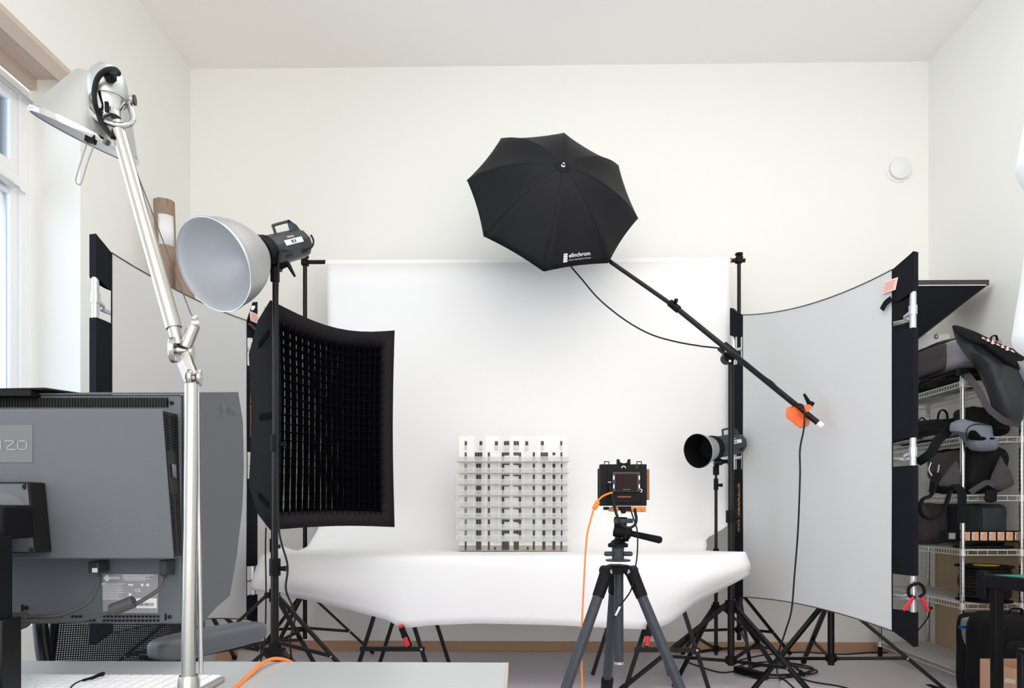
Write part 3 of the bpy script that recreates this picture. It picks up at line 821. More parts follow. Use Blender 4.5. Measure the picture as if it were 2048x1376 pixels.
nrm_r = nrm; d_r = d; N_r = Nn; F_r = Ff
# lettering on the far sleeve (reads upwards)
def sleeve_text(parent, P, d, nrm, u0, ztop_, zbot_, txt, flip=1):
    L = ztop_ - zbot_
    text_mb(txt, P - d * u0 + nrm * (0.0185 * math.cos(1.15)+.002) + Vector((0, 0, zbot_)), Vector((0, 0, 1)), d if flip < 0 else -d, 0.034, 0.0, bold=0.02, width=L).build('sleeve_lettering', M_goldprint, parent, label='gold web address')
sleeve_text(tr, Ff, d_r, nrm_r, 0.072, zz(968, YF), zz(1063, YF), 'WWW.SUNBOUNCE.COM', -1)
# pink care label
def care(parent, c, u, nrm, w, h, tilt=0.0):
    c = Vector(c); u = Vector(u); v_ = (Vector((0, 0, 1)) + u * tilt).normalized()
    lb = MB().obox(c, u, v_, nrm, w / 2, h / 2, 0.0015).build('care_label', M_pinklabel, parent, label='pink care label')
    tx = MB()
    for k in range(5):
        tx.obox(c - v_ * (k - 2) * h * .16 + nrm * 0.002 - u * w * 0.04, u, v_, nrm, w * (.40 - .05 * (k % 2)), h * .035, 0.0004)
    tx.build('label_print', M_pinktext, lb)
care(tr, N_r + d * 0.115 + nrm * 0.012 + Vector((0, 0, zz(574, YN + .09))), -d, nrm, 0.075, 0.06, .25)
MB().ribbon([N_r + d * 0.10 + nrm * 0.02 + Vector((0, 0, zz(590, YN))), N_r + d * 0.13 + nrm * 0.022 + Vector((0, 0, zz(596, YN))), N_r + d * 0.155 + nrm * 0.02 + Vector((0, 0, zz(607, YN)))], 0.03, 0.003, (0, 0, 1)).build('strap_end', M_blackfab, tr)

YN2, YF2 = 2.92, 4.02
tl, Nn, Ff, d, nrm = panel('tall white diffuser panel with black sleeves on the left behind the monitor', (Xs(191, YN2), YN2), (Xs(507, YF2), YF2),
      [(zz(465, YN2), zz(551, YN2)), (zz(633, YN2), zz(850, YN2)), (zz(900, YN2), zz(1150, YN2)), (zz(1200, YN2), zz(1290, YN2))],
      [(zz(600, YF2), zz(668, YF2)), (zz(733, YF2), zz(904, YF2)), (zz(958, YF2), zz(1132, YF2)), (zz(1190, YF2), zz(1246, YF2))],
      0.085, 0.066, 0.025, 0.03, (zz(500, YN2 + .08), zz(640, YF2 - .05)), (zz(1270, YN2 + .08), zz(1240, YF2 - .05)))
text_mb('WWW.SUNBOUNCE.COM', Ff - d * 0.050 + nrm * 0.012 + Vector((0, 0, zz(765, YF2))), Vector((0, 0, -1)), d, 0.026, 0.0, bold=0.02, width=zz(765, YF2) - zz(875, YF2)).build('sleeve_lettering', M_goldprint, tl, label='faint gold web address')
care(tl, Ff - d * 0.025 + nrm * 0.024 + Vector((0, 0, zz(636, YF2))), d, nrm, 0.082, 0.055, -.1)
MB().tube([Ff - d * 0.07 + nrm * 0.02 + Vector((0, 0, zz(652, YF2))), Ff + nrm * 0.03 + Vector((0, 0, zz(664, YF2))), Ff + d * 0.05 + nrm * 0.03 + Vector((0, 0, zz(668, YF2)))], 0.011, n=8, flat=.5).build('strap_end', M_gcable, tl)

# spring clamp on the right panel, black and red
cA = Vector((N_r.x, N_r.y, 0)) + Vector((0, -0.03, 0))
cc = thing('spring_clamp', 'black clamp with red handles gripping the lower tube of the right diffuser panel', 'clamp', cA + Vector((0, 0, zz(1180, YN))))
c0 = cA + Vector((0, 0, zz(1178, YN)))
MB().tube([c0 + Vector((0.03, 0.0, 0.02)), c0 + Vector((0.0, -0.012, 0.035)), c0 + Vector((-0.032, 0, 0.018)), c0 + Vector((-0.036, 0, -0.02)), c0 + Vector((-0.01, -0.006, -0.035))], 0.008, n=8).build('jaw', M_blackmat, cc)
MB().tube([c0 + Vector((0.03, 0.0, 0.02)), c0 + Vector((0.036, 0, -0.01)), c0 + Vector((0.012, -0.006, -0.03))], 0.008, n=8).build('jaw', M_blackmat, cc)
MB().bar(c0 + Vector((-0.018, -0.006, -0.03)), c0 + Vector((-0.066, -0.006, -0.095)), 0.014, 0.016).build('handle', M_red, cc, bevel=0.004, label='red handle')
MB().bar(c0 + Vector((0.02, -0.006, -0.03)), c0 + Vector((0.052, -0.006, -0.10)), 0.014, 0.016).build('handle', M_red, cc, bevel=0.004, label='red handle')

# ================================================================= SOFTBOX
A0 = Vector((Xs(541, 2.97), 2.97, 0)); B0 = Vector((Xs(789, 3.47), 3.47, 0))
ud = (B0 - A0).normalized(); nd = Vector((ud.y, -ud.x, 0))        # faces camera right
zl = (zz(598, 2.97), zz(1060, 2.97)); zr2 = (zz(660, 3.47), zz(1054, 3.47))
sb = thing('softbox', 'black rectangular softbox with fabric grid hanging above the left end of the paper', 'softbox', ((A0.x + B0.x) / 2, (A0.y + B0.y) / 2, zl[1]))
def sp(u, v_, dep=0.0):
    """point on the softbox: u along, v_ downwards, dep = depth behind the lip"""
    p = A0.lerp(B0, u); z = lerp(lerp(zl[0], zr2[0], u), lerp(zl[1], zr2[1], u), v_)
    z += -0.035 * math.sin(PI * u) * (1 - v_) ** 2 * 1.6 + 0.02 * math.sin(PI * u) * v_ ** 2 * 0.6
    q = p - nd * dep; q.z = z
    bow = 0.012 * math.sin(PI * v_) 
    q += ud * (bow * (1 if u < .5 else -1) * abs(2 * u - 1))
    return q
# outer skirt: closed ring from lip backwards
def ringpts(dep, sx, sz, n=10):
    P = []
    c = sp(.5, .5, 0)
    for (a_, b_) in (((0, 0), (1, 0)), ((1, 0), (1, 1)), ((1, 1), (0, 1)), ((0, 1), (0, 0))):
        for k in range(n):
            u = lerp(a_[0], b_[0], k / n); v_ = lerp(a_[1], b_[1], k / n)
            q = sp(u, v_, 0); rel = q - c; along = rel.dot(ud)
            q2 = c + ud * along * sx + Vector((0, 0, rel.z * sz)) - nd * dep
            P.append(q2)
    return P
rings = [ringpts(0, 1, 1), ringpts(0.10, 1.02, .86), ringpts(0.20, 1.0, .60), ringpts(0.34, .62, .36), ringpts(0.42, .30, .18)]
mb = MB(); n = len(rings[0])
for r_ in rings: mb.add(r_, [])
for k in range(len(rings) - 1):
    for i in range(n): mb.f.append((k * n + i, k * n + (i + 1) % n, (k + 1) * n + (i + 1) % n, (k + 1) * n + i))
shell = mb.build('shell', M_softbox, sb, angle=28, solid=0.003)
# lip: flat border band on the front, bent inward
def inset(u, v_, m_): return sp(u, v_, 0)
lipw, liph = 0.085, 0.075
mb = MB()
def lip_ring(iu, iv, dep, off=0):
    P = []
    for (a_, b_) in (((0, 0), (1, 0)), ((1, 0), (1, 1)), ((1, 1), (0, 1)), ((0, 1), (0, 0))):
        for k in range(10):
            u = lerp(a_[0], b_[0], k / 10); v_ = lerp(a_[1], b_[1], k / 10)
            P.append(sp(lerp(iu, 1 - iu, u), lerp(iv, 1 - iv, v_), dep))
    return P
R0 = lip_ring(0, 0, -0.001); R1 = lip_ring(lipw, liph, 0.03)
mb.add(R0 + R1, [(i, (i + 1) % 40, 40 + (i + 1) % 40, 40 + i) for i in range(40)])
mb.build('front_lip', M_softbox, sb, angle=28, solid=0.002)
mb = MB()
dd = 0.070
mb.grid([[sp(lerp(.01, .99, i / 8), lerp(.01, .99, j / 10), dd) for i in range(9)] for j in range(11)])
mb.build('inner_diffuser', M_whitediff, sb, label='white inner diffuser')
# egg-crate grid
mb = MB(); nc, nr = 19, 23; gd0, gd1 = 0.020, 0.066
for i in range(nc + 1):
    u = lerp(lipw * .6, 1 - lipw * .6, i / nc)
    rows = [[sp(u + 0.004 * noise.noise(Vector((i * 3.3, j * .22, dpt * 9))), lerp(liph * .6, 1 - liph * .6, j / 40), lerp(gd0, gd1, dpt)) for dpt in (0, 1)] for j in range(41)]
    mb.grid(rows)
for j in range(nr + 1):
    v_ = lerp(liph * .6, 1 - liph * .6, j / nr)
    rows = [[sp(lerp(lipw * .6, 1 - lipw * .6, i / 30), v_ + 0.003 * noise.noise(Vector((i * .25, j * 2.1, dpt * 9))) + 0.006 * math.sin(PI * i / 30) * math.sin(i * PI / 3 * 0.66) * 0.35, lerp(gd0, gd1, dpt)) for dpt in (0, 1)] for i in range(31)]
    mb.grid(rows)
mb.build('fabric_grid', M_velcro, sb, solid=0.0015, flat=True)
for v0 in (.13, .50, .88):
    c = (rings[0][39 - int(v0 * 10 % 10)] + rings[1][39 - int(v0 * 10 % 10)]) / 2
for v0 in (.13, .50, .90):
    i0 = 40 - v0 * 10; i1 = int(i0); f_ = i0 - i1
    def rp(k, t_, f2): return rings[k][(i1) % 40].lerp(rings[k][(i1 + 1) % 40], f2)
    q00 = rp(0, 0, f_); q10 = rp(1, 0, f_)
    e = (q10 - q00).normalized(); nn2 = -ud
    MB().obox(q00.lerp(q10, .55) + nn2 * 0.004, e, Vector((0, 0, 1)), e.cross(Vector((0, 0, 1))).normalized(), 0.045, 0.014, 0.003).build('velcro_tab', M_velcro, sb)
cback = sp(.5, .5, 0) - nd * 0.43
MB().lathe(cback, -nd, [(-0.02, 0.085), (0.02, 0.085), (0.02, 0.06)], n=32).build('speed_ring', M_blackmat, sb)
# strobe of the softbox, mostly hidden
t3 = thing('studio_strobe', 'dark strobe body fixed behind the black softbox', 'studio flash', cback - nd * 0.1)
MB().lathe(cback - nd * 0.02, -nd, [(0, 0.06), (0.02, 0.062), (0.2, 0.062), (0.22, 0.05)], n=10).build('casing', M_dgrey, t3, bevel=0.004)
jt = Vector((Xs(545, 3.62), 3.62, 1.44))
MB().bar(jt, cback - nd * 0.06 - Vector((0, 0, 0.05)), 0.03, 0.03).build('tilt_bracket', M_blackmat, t3, bevel=0.003)
tag(MB().tube([at(532, 1055, 3.5), at(531, 1100, 3.5), at(532, 1180, 3.5), at(530, 1270, 3.5), at(522, 1320, 3.45), at(505, 1360, 3.3), at(480, 1398, 3.35)], 0.004).build('power_cable', M_cable),
    'thin black cable hanging below the black softbox to the floor', 'cable')

# ================================================================= BOOM, UMBRELLA, COUNTERWEIGHT
tip = at(1125, 323, 3.9)
boom = thing('boom_arm', 'long black boom arm slanting from the umbrella over its stand', 'boom', at(1457, 700, YBM))
e0 = at(1207, 516, 4.16); e1 = at(1349, 613, 4.035); e2 = at(1636, 846, 3.70)
Bd = (e2 - e1).normalized()
MB().cyl(at(1190, 502, 4.18), e1, 0.0125, n=16).build('extension', M_black, boom)
MB().cyl(e1 - Bd * 0.02, e2, 0.0155, n=16).build('tube', M_black, boom)
MB().cyl(e1 - Bd * 0.04, e1 + Bd * 0.035, 0.022, n=12).build('collar', M_blackmat, boom, bevel=0.003)
MB().cyl(e1 - Vector((0.0, 0, -0.015)), e1 + Vector((0.004, -0.03, 0.03)), 0.012, n=12).build('locking_knob', M_blackmat, boom)
MB().cyl(e2, e2 + Bd * 0.03, 0.0165, n=16).build('end_plug', M_white, boom, label='white end plug')
pv = at(1457, 703, YBM - 0.03)
MB().obox(pv, Bd, Vector((0, 1, 0)), Bd.cross(Vector((0, 1, 0))).normalized(), 0.055, 0.026, 0.028).build('pivot_sleeve', M_blackmat, boom, bevel=0.005)
p2 = at(1455, 716, YBM)
MB().cyl(p2 - Vector((0, 0.045, 0)), p2 + Vector((0, 0.03, 0)), 0.034, n=20).build('pivot_plate', M_blackmat, boom, bevel=0.003)
MB().cyl(at(1452, 702, YBM - .07), at(1452, 702, YBM - 0.05), 0.007, n=10).build('bolt', M_screw, boom)
MB().cyl(at(1460, 722, YBM - .07), at(1460, 722, YBM - 0.05), 0.007, n=10).build('bolt', M_screw, boom)

YCW = 3.745
cw = thing('counterweight', 'orange metal counterweight clamped on the lower end of the boom', 'weight', at(1595, 858, YCW - 0.03))
def cwp(zxp, zyp, dy): return at(1540 + zxp / 10.586, 770 + zyp / 10.586, YCW - 0.02 + dy)
front = [(345, 470), (425, 505), (680, 770), (715, 850), (625, 935), (320, 665)]
backp = [(345, 470), (530, 435), (870, 680), (830, 870), (625, 935), (320, 665)]
P1 = [cwp(x, y, -0.055) for x, y in [(350, 478), (440, 500), (690, 770), (700, 870), (630, 930), (322, 668)]]
P2 = [cwp(x, y, 0.03) for x, y in [(345, 475), (540, 435), (865, 672), (838, 850), (800, 890), (500, 780)]]
bm_ = MB().add(P1 + P2, [(5, 4, 3, 2, 1, 0), (6, 7, 8, 9, 10, 11), (0, 1, 7, 6), (1, 2, 8, 7), (2, 3, 9, 8), (3, 4, 10, 9), (4, 5, 11, 10), (5, 0, 6, 11)])
bm_.build('weight_body', M_orange, cw, bevel=0.006)
MB().obox(cwp(770, 500, 0.0), Bd, Vector((0, 1, 0)), Bd.cross(Vector((0, 1, 0))).normalized(), 0.014, 0.024, 0.022).build('clamp_band', M_orange, cw, bevel=0.003)
kk = MB().cyl(cwp(860, 430, -0.01), cwp(905, 370, -0.01), 0.013, 0.012, n=14)
kk.cyl(cwp(840, 400, -0.012), cwp(720, 190, -0.02), 0.0125, 0.0065, n=12); kk.cyl(cwp(820, 480, -0.01), cwp(870, 400, -0.01), 0.008, n=10)
kk.build('clamp_lever', M_blackmat, cw, label='black clamp lever')

# umbrella: fit a regular octagon to the eight rib tips
tips_px = [(935, 355), (1004, 284), (1131, 275), (1234, 340), (1278, 434), (1218, 515), (1090, 527), (968, 462)]
YU = 4.16
cx_ = sum(p[0] for p in tips_px) / 8; cy_ = sum(p[1] for p in tips_px) / 8
ax_ = [sum(p[k] * math.cos(2 * PI * i / 8) for i, p in enumerate(tips_px)) / 4 for k in (0, 1)]
bx_ = [sum(p[k] * math.sin(2 * PI * i / 8) for i, p in enumerate(tips_px)) / 4 for k in (0, 1)]
C3 = at(cx_, cy_, YU); sc = YU / F
vv = ray(cx_, cy_); rr_ = vv.cross(Vector((0, 0, 1))).normalized(); uu_ = rr_.cross(vv).normalized()
a2d = Vector((ax_[0], -ax_[1])) * sc; b2d = Vector((bx_[0], -bx_[1])) * sc
# depth components so that |a|=|b|=R and a.b=0
aa, bb, ab = a2d.dot(a2d), b2d.dot(b2d), a2d.dot(b2d)
# da^2 - db^2 = bb-aa ; da*db = -ab
q_ = bb - aa; da2 = (q_ + math.sqrt(q_ * q_ + 4 * ab * ab)) / 2; da = math.sqrt(max(da2, 1e-9)); db = -ab / da
R_ = math.sqrt(aa + da * da)
apex_dir = Vector((1125 - cx_, -(323 - cy_)))
def mk(sg):
    a3 = rr_ * a2d.x + uu_ * a2d.y + vv * (da * sg); b3 = rr_ * b2d.x + uu_ * b2d.y + vv * (db * sg)
    nn3 = a3.cross(b3).normalized()
    if nn3.dot(vv) > 0: nn3 = -nn3
    return a3, b3, nn3
a3, b3, n3 = mk(1)
if Vector((n3.dot(rr_), n3.dot(uu_))).dot(apex_dir) < 0: a3, b3, n3 = mk(-1)
H_ = 0.26
um = thing('umbrella', 'black photographic umbrella seen from outside at the end of the boom', 'umbrella', C3)
def dirn(phi): return a3 * math.cos(phi) + b3 * math.sin(phi)
rimpts = [C3 + dirn(2 * PI * i / 8) for i in range(8)]
# shift rim points to the photo's tips in their own plane
apex = C3 + n3 * H_
sp_h = lambda t: (1 - t ** 2.1)
def canopy(i, f_, t):
    """rib i, fraction f_ towards the next rib, t = 0 apex .. 1 rim"""
    p = rimpts[i]; q = rimpts[(i + 1) % 8]
    a = C3 + (p - C3) * t + n3 * H_ * sp_h(t); b = C3 + (q - C3) * t + n3 * H_ * sp_h(t)
    m_ = a.lerp(b, f_)
    sagf = 4 * f_ * (1 - f_)
    m_ -= n3 * 0.030 * sagf * math.sin(PI * min(1, t * 1.0)) ** 1 * t
    m_ -= (m_ - (C3 + n3 * H_ * sp_h(t))).normalized() * 0.012 * sagf * t * t if t > 0 else Vector()
    return m_
for i in range(8):
    rows = [[canopy(i, k / 8, j / 16) for k in range(9)] for j in range(1, 17)]
    mb = MB().grid(rows); 
    mb.add([apex] + rows[0], [(0, k + 1, k + 2) for k in range(8)])
    mb.build('canopy_panel', M_umb, um, angle=60, solid=0.0012)
    MB().tube([canopy(i, 0, t_ / 10) - n3 * 0.006 for t_ in range(0, 11)], 0.0028, n=6, smooth=False).build('rib', M_black, um)
    MB().tube([canopy(i, 0, .5) - n3 * 0.006, C3 + n3 * (H_ - 0.20)], 0.0018, n=6, smooth=False).build('strut', M_black, um)
    MB().ball(rimpts[i] - n3 * 0.003, 0.005, n=8, m=6).build('rib_tip', M_screw, um)
shaft_end = C3 - n3 * 0.22
MB().cyl(apex, shaft_end, 0.005, n=10).build('shaft', M_tube, um)
MB().lathe(apex - n3 * 0.004, n3, [(0, 0.013), (0.010, 0.012), (0.012, 0.007), (0.026, 0.0075), (0.03, 0.004)], n=16).build('ferrule', M_chrome, um)
# lettering near the rim of the bottom panel (between tips 5 and 6)
def canopy_px(i, f_, t): return canopy(i, f_, t)
def text_on_panel(txt, f0, f1, t0, hfrac, m_, name, bold=0.0):
    base = text_mb(txt, (0, 0, 0), (1, 0, 0), (0, 1, 0), 0.73, bold=bold)
    xs = [p.x for p in base.v]; x0, x1 = min(xs), max(xs)
    vs = []
    for p in base.v:
        f_ = lerp(f0, f1, (p.x - x0) / (x1 - x0)); t = t0 - p.y * hfrac
        q = canopy(5, f_, t); vs.append(q + n3 * 0.0035)
    return MB().add(vs, base.f).build(name, m_, um, flat=True)
text_on_panel('elinchrom', .61, .25, .925, .050, M_print, 'lettering', bold=0.012)
text_on_panel('creative image lighting technology', .62, .25, .952, .014, M_print, 'lettering')
mb = MB()
for gi in range(3):
    for gj in range(4):
        qs = []
        for (fa, ta) in ((0.08, 0.08), (0.92, 0.08), (0.92, 0.92), (0.08, 0.92)):
            f_ = lerp(.705, .635, (gi + fa) / 3); t = lerp(.962, .885, (gj + ta) / 4)
            qs.append(canopy(5, f_, t) + n3 * 0.0035)
        mb.add(qs, [(0, 1, 2, 3)])
mb.build('logo_mark', M_print, um, flat=True)
# clamp block joining shaft and boom
bend = at(1190, 502, 4.18)
MB().bar(bend, shaft_end, 0.02, 0.02).build('shaft_holder', M_blackmat, boom, bevel=0.003)

def fl(px, py, z=0.005):
    Y = (CAMZ - z) * F / (py - 1018); return Vector((at(px, py, Y).x, Y, z))
# cable from the umbrella along the boom and down to the floor
cp = [shaft_end, at(1133, 520, 4.2), at(1165, 560, 4.17), at(1200, 600, 4.14), at(1250, 640, 4.10), at(1300, 668, 4.05), at(1350, 683, 4.0), at(1400, 692, 3.95), at(1445, 698, 3.885)]
cp += [at(1475, 712, 3.86), at(1520, 748, 3.80), at(1545, 765, 3.775), at(1562, 785, 3.745), at(1590, 806, 3.71), at(1606, 812, 3.67)]
cp += [at(1609, 840, 3.60), at(1607, 862, 3.60), at(1600, 900, 3.60), at(1600, 955, 3.60), at(1596, 1060, 3.60), at(1589, 1150, 3.60), at(1583, 1220, 3.60), at(1571, 1262, 3.62), at(1556, 1310, 3.7), at(1554, 1342, 3.85), fl(1560, 1357), fl(1575, 1352), fl(1590, 1345)]
tag(MB().tube(cp, 0.0048).build('power_cable', M_cable), 'black cable looping from the umbrella along the boom to the floor', 'cable')

# ================================================================= CABLE COIL AND POWER STRIP ON THE FLOOR
def fl(px, py, z=0.005):
    Y = (CAMZ - z) * F / (py - 1018); return Vector((at(px, py, Y).x, Y, z))
coil = []
random.seed(3)
for k in range(3):
    for s_ in range(12):
        t_ = 2 * PI * s_ / 12
        rr3 = 1 + 0.12 * noise.noise(Vector((k * 2.1, math.cos(t_) * 1.3, math.sin(t_) * 1.3)))
        coil.append(fl(1556 + 9 * math.sin(k * 2.3) + (62 + 9 * (k % 3)) * rr3 * math.cos(t_), 1338 + (9 + (k * 5 % 4) * 3.2) * rr3 * math.sin(t_), 0.006 + 0.005 * k))
tag(MB().tube(coil, 0.0045, steps=4).build('coiled_cable', M_cable), 'coiled black cable lying on the floor below the right diffuser panel', 'cable')
c2 = [fl(1372, 1322), fl(1400, 1332), fl(1440, 1343), fl(1470, 1341)]
tag(MB().tube(c2, 0.0045).build('power_cable', M_cable), 'black cord on the floor leading into the power strip', 'cable')
c3 = [fl(1560, 1352), fl(1575, 1362), fl(1600, 1385), fl(1620, 1405)]
tag(MB().tube(c3, 0.0045).build('power_cable', M_cable), 'short black cord running toward the lower frame edge from the cable coil', 'cable')
c5 = [fl(1590, 1352), fl(1630, 1362), fl(1680, 1370), fl(1730, 1384)]
tag(MB().tube(c5, 0.0045).build('power_cable', M_cable), 'black cord leaving the cable coil to the right', 'cable')
c4 = [fl(1480, 1318), fl(1530, 1308), fl(1600, 1302.6), fl(1680, 1306), fl(1740, 1303), fl(1775, 1302.6)]
tag(MB().tube(c4, 0.0045).build('power_cable', M_cable), 'black cord along the floor in front of the wooden baseboard', 'cable')
pA = fl(1473, 1342); pB = fl(1532, 1358)
dv = (pB - pA).normalized(); sv = Vector((-dv.y, dv.x, 0))
ps = thing('power_strip', 'black multi socket power strip on the floor beneath the boom stand', 'power strip', (pA + pB) / 2 * 1.0)
MB().obox((pA + pB) / 2 + Vector((0, 0, 0.020)), dv, sv, Vector((0, 0, 1)), (pB - pA).length / 2, 0.028, 0.02).build('housing', M_blackmat, ps, bevel=0.006)
for k in range(4):
    c = pA.lerp(pB, (k + .6) / 4.4) + Vector((0, 0, 0.0405))
    MB().lathe(c, (0, 0, 1), [(0, 0.018), (0.001, 0.018), (0.0015, 0.015)], n=20).build('socket', M_black, ps)

# ================================================================= TRIPOD WITH CAMERA
YT = 2.5
T0 = at(1236, 1130, YT)
tx, ty = T0.x, YT
tp = thing('camera_tripod', 'carbon fibre tripod with dark grey legs carrying the view camera', 'tripod', (tx, ty, 0))
def zt_(y): return CAMZ + (1018 - y) * YT / F
apexz = zt_(1128)
MB().lathe((tx, ty, zt_(1146)), (0, 0, 1), [(0, 0.03), (0.004, 0.055), (0.02, 0.06), (0.026, 0.045), (0.03, 0.04)], n=30).build('shoulder', M_blackmat, tp, bevel=0.002)
MB().lathe((tx, ty, zt_(1122)), (0, 0, 1), [(0, 0.045), (0.006, 0.046), (0.008, 0.034)], n=32).build('bubble_collar', M_carbon, tp)
MB().lathe((tx, ty, zt_(1118)), (0, 0, 1), [(0, 0.022), (zt_(1094) - zt_(1118), 0.022)], n=24).build('column_lock', M_carbon, tp)
for sg in (-1, 1):
    q = Vector((tx + sg * 0.018, ty - 0.01, zt_(1107)))
    MB().obox(q + Vector((sg * 0.016, 0, 0)), (1, 0, 0), (0, 1, 0), (0, 0, 1), 0.018, 0.008, 0.0085).build('wing_lever', M_carbon, tp, bevel=0.006)
MB().cyl((tx + 0.003, ty, zt_(1322)), (tx + 0.003, ty, zt_(1140)), 0.0168, n=24).build('centre_column', M_carbon, tp)
MB().cyl((tx + 0.003, ty, zt_(1327)), (tx + 0.003, ty, zt_(1322)), 0.019, n=24).build('column_plug', M_screw, tp)
for az_, sp_ in ((213, .46), (-33, .46), (92, .42)):
    d2 = Vector((math.cos(math.radians(az_)), math.sin(math.radians(az_)), 0))
    h0 = Vector((tx, ty, zt_(1140))) + d2 * 0.052
    dirv = (d2 * sp_ + Vector((0, 0, -1))).normalized()
    Lg = (h0.z - 0.012) / -dirv.z
    sdv = dirv.cross(d2).normalized() if dirv.cross(d2).length > 0.01 else Vector((0, 1, 0))
    knee = MB().cyl(h0 - sdv * 0.024, h0 + sdv * 0.024, 0.019, n=20)
    lgp = MB().cyl(h0 + dirv * 0.0, h0 + dirv * 0.10, 0.024, 0.0215, n=20).build('leg', M_blackmat, tp)
    knee.build('hinge', M_blackmat, lgp, bevel=0.002)
    MB().cyl(h0 - sdv * 0.027, h0 - sdv * 0.024, 0.008, n=12).build('hinge_bolt', M_screw, lgp); MB().cyl(h0 + sdv * 0.024, h0 + sdv * 0.027, 0.008, n=12).build('hinge_bolt', M_screw, lgp)
    j1 = 0.50
    MB().cyl(h0 + dirv * 0.09, h0 + dirv * j1, 0.0188, n=24).build('leg_tube', M_carbon, lgp)
    MB().lathe(h0 + dirv * (j1 - 0.01), dirv, [(0, 0.022), (0.006, 0.0245), (0.03, 0.0245), (0.034, 0.021), (0.038, 0.0235), (0.062, 0.0235), (0.066, 0.019)], n=20).build('leg_lock', M_blackmat, lgp)
    MB().cyl(h0 + dirv * (j1 + 0.05), h0 + dirv * (Lg - 0.02), 0.0155, n=20).build('leg_tube', M_carbon, lgp)
    MB().cyl(h0 + dirv * (Lg - 0.05), h0 + dirv * Lg, 0.02, 0.016, n=20).build('rubber_foot', M_blackmat, lgp)

# head
hd = thing('tripod_head', 'black pan head with long angled handle on the tripod', 'tripod head', (tx, ty, zt_(1094)))
MB().lathe((tx, ty, zt_(1094)), (0, 0, 1), [(0, 0.025), (0.0, 0.036), (0.012, 0.037), (0.016, 0.028), (0.022, 0.024), (0.03, 0.012), (0.05, 0.011), (0.09, 0.011)], n=30).build('base', M_blackmat, hd)
k1 = at(1240, 1064, YT)
MB().cyl(at(1229, 1060, YT), at(1262, 1068, YT - 0.02), 0.024, 0.020, n=24).build('tilt_barrel', M_blackmat, hd, bevel=0.003)
MB().cyl(at(1258, 1066, YT - .02), at(1320, 1080, YT - 0.16), 0.0105, 0.0128, n=20).build('pan_handle', M_blackmat, hd, bevel=0.003, label='black pan handle')
MB().cyl(at(1252, 1068, YT - .02), at(1250, 1080, YT - 0.03), 0.010, 0.014, n=14).build('tilt_knob', M_blackmat, hd)
MB().cyl((tx + 0.008, ty, zt_(1062)), (tx + 0.010, ty, zt_(1034)), 0.022, 0.024, n=20).build('upper_body', M_blackmat, hd, bevel=0.003)
MB().box((tx - 0.012, ty - 0.035, zt_(1046)), (tx + 0.05, ty + 0.03, zt_(1037))).build('plate', M_dgrey, hd, bevel=0.002)
MB().cyl((tx + 0.012, ty - 0.03, zt_(1028)), (tx + 0.012, ty - 0.045, zt_(1028)), 0.006, n=16).build('level', M_screw, hd)

# view camera
cmx = at(1247, 1000, YT)
vc = thing('view_camera', 'black view camera with small screen and orange parts on the tripod', 'camera', (tx + 0.01, YT, zt_(1030)))
def cp3(zx_, zy_, dy=0.0):  # zoom coordinates of the camera crop -> world
    return at(1180 + zx_ / 5.094, 890 + zy_ / 5.094, YT - 0.03 + dy)
def cbox(x0, y0, x1, y1, d0, d1, name, m, par=None, bevel=0.0015, label=None):
    a = cp3(x0, y0); b = cp3(x1, y1)
    return MB().box((a.x, YT - 0.03 + d0, b.z), (b.x, YT - 0.03 + d1, a.z)).build(name, m, par or vc, bevel=bevel, label=label)
cbox(103, 196, 578, 620, 0.0, 0.035, 'back_standard', M_blackmat)
cbox(180, 205, 520, 590, -0.006, 0.0, 'back_panel', M_blackmat)
cbox(140, 160 + 40, 560, 600, 0.035, 0.15, 'bellows', M_blackmat)
cbox(130, 215, 560, 610, 0.15, 0.175, 'front_standard', M_blackmat)
MB().cyl(cp3(345, 400, 0.175), cp3(345, 400, 0.25), 0.03, 0.026, n=28).build('lens', M_blackmat, vc)
bk_ = cbox(222, 278, 500, 478, -0.022, -0.006, 'digital_back', M_dgrey)
cbox(250, 298, 470, 470, -0.024, -0.0215, 'screen', M_screen, bk_, 0.0008, label='dark reddish screen')
for x in (228, 486):
    for (y0, y1) in ((316, 356), (404, 444)):
        cbox(x, y0, x + 12, y1, -0.0235, -0.022, 'button_mark', M_print, bk_, 0)
cbox(278, 521, 414, 535, -0.0075, -0.0055, 'name_plate', M_copper, vc, 0)
cbox(326, 452, 400, 460, -0.0245, -0.0238, 'screen_mark', M_greyprint, bk_, 0)
for (x0, x1) in ((150, 196), (482, 528)):
    m2 = MB(); a = cp3(x0, 168); b = cp3(x1, 196)
    m2.tube([(a.x, YT - .02, b.z), (a.x, YT - .02, a.z), (b.x, YT - .02, a.z), (b.x, YT - .02, b.z)], 0.0022, n=6, smooth=False)
    m2.build('shoe_clip', M_blackmat, vc)
a = cp3(276, 145); b = cp3(412, 200)
arc = [cp3(276, 200), cp3(276, 145), cp3(300, 145), cp3(302, 165)] + [cp3(344 - 44 * math.cos(t_), 160 + 26 * math.sin(t_)) for t_ in [PI * k / 8 for k in range(9)]] + [cp3(386, 165), cp3(388, 145), cp3(412, 145), cp3(412, 200)]
MB().prism([p + Vector((0, -0.002, 0)) for p in arc], (0, 0.02, 0)).build('rail_jaw', M_blackmat, vc)
arc = [cp3(342 - 20 * math.cos(t_), 236 - 20 * math.sin(t_), -0.008) for t_ in [PI * k / 8 for k in range(9)]]
MB().tube(arc, 0.0016, n=6, smooth=False).build('index_mark', M_print, vc)
arc = [cp3(514 - 15 * math.cos(t_), 465 - 15 * math.sin(t_), -0.012) for t_ in [2 * PI * k / 16 - .4 for k in range(14)]]
MB().tube(arc, 0.0018, n=6, smooth=False).build('dial_ring', M_print, vc)
mb = MB()
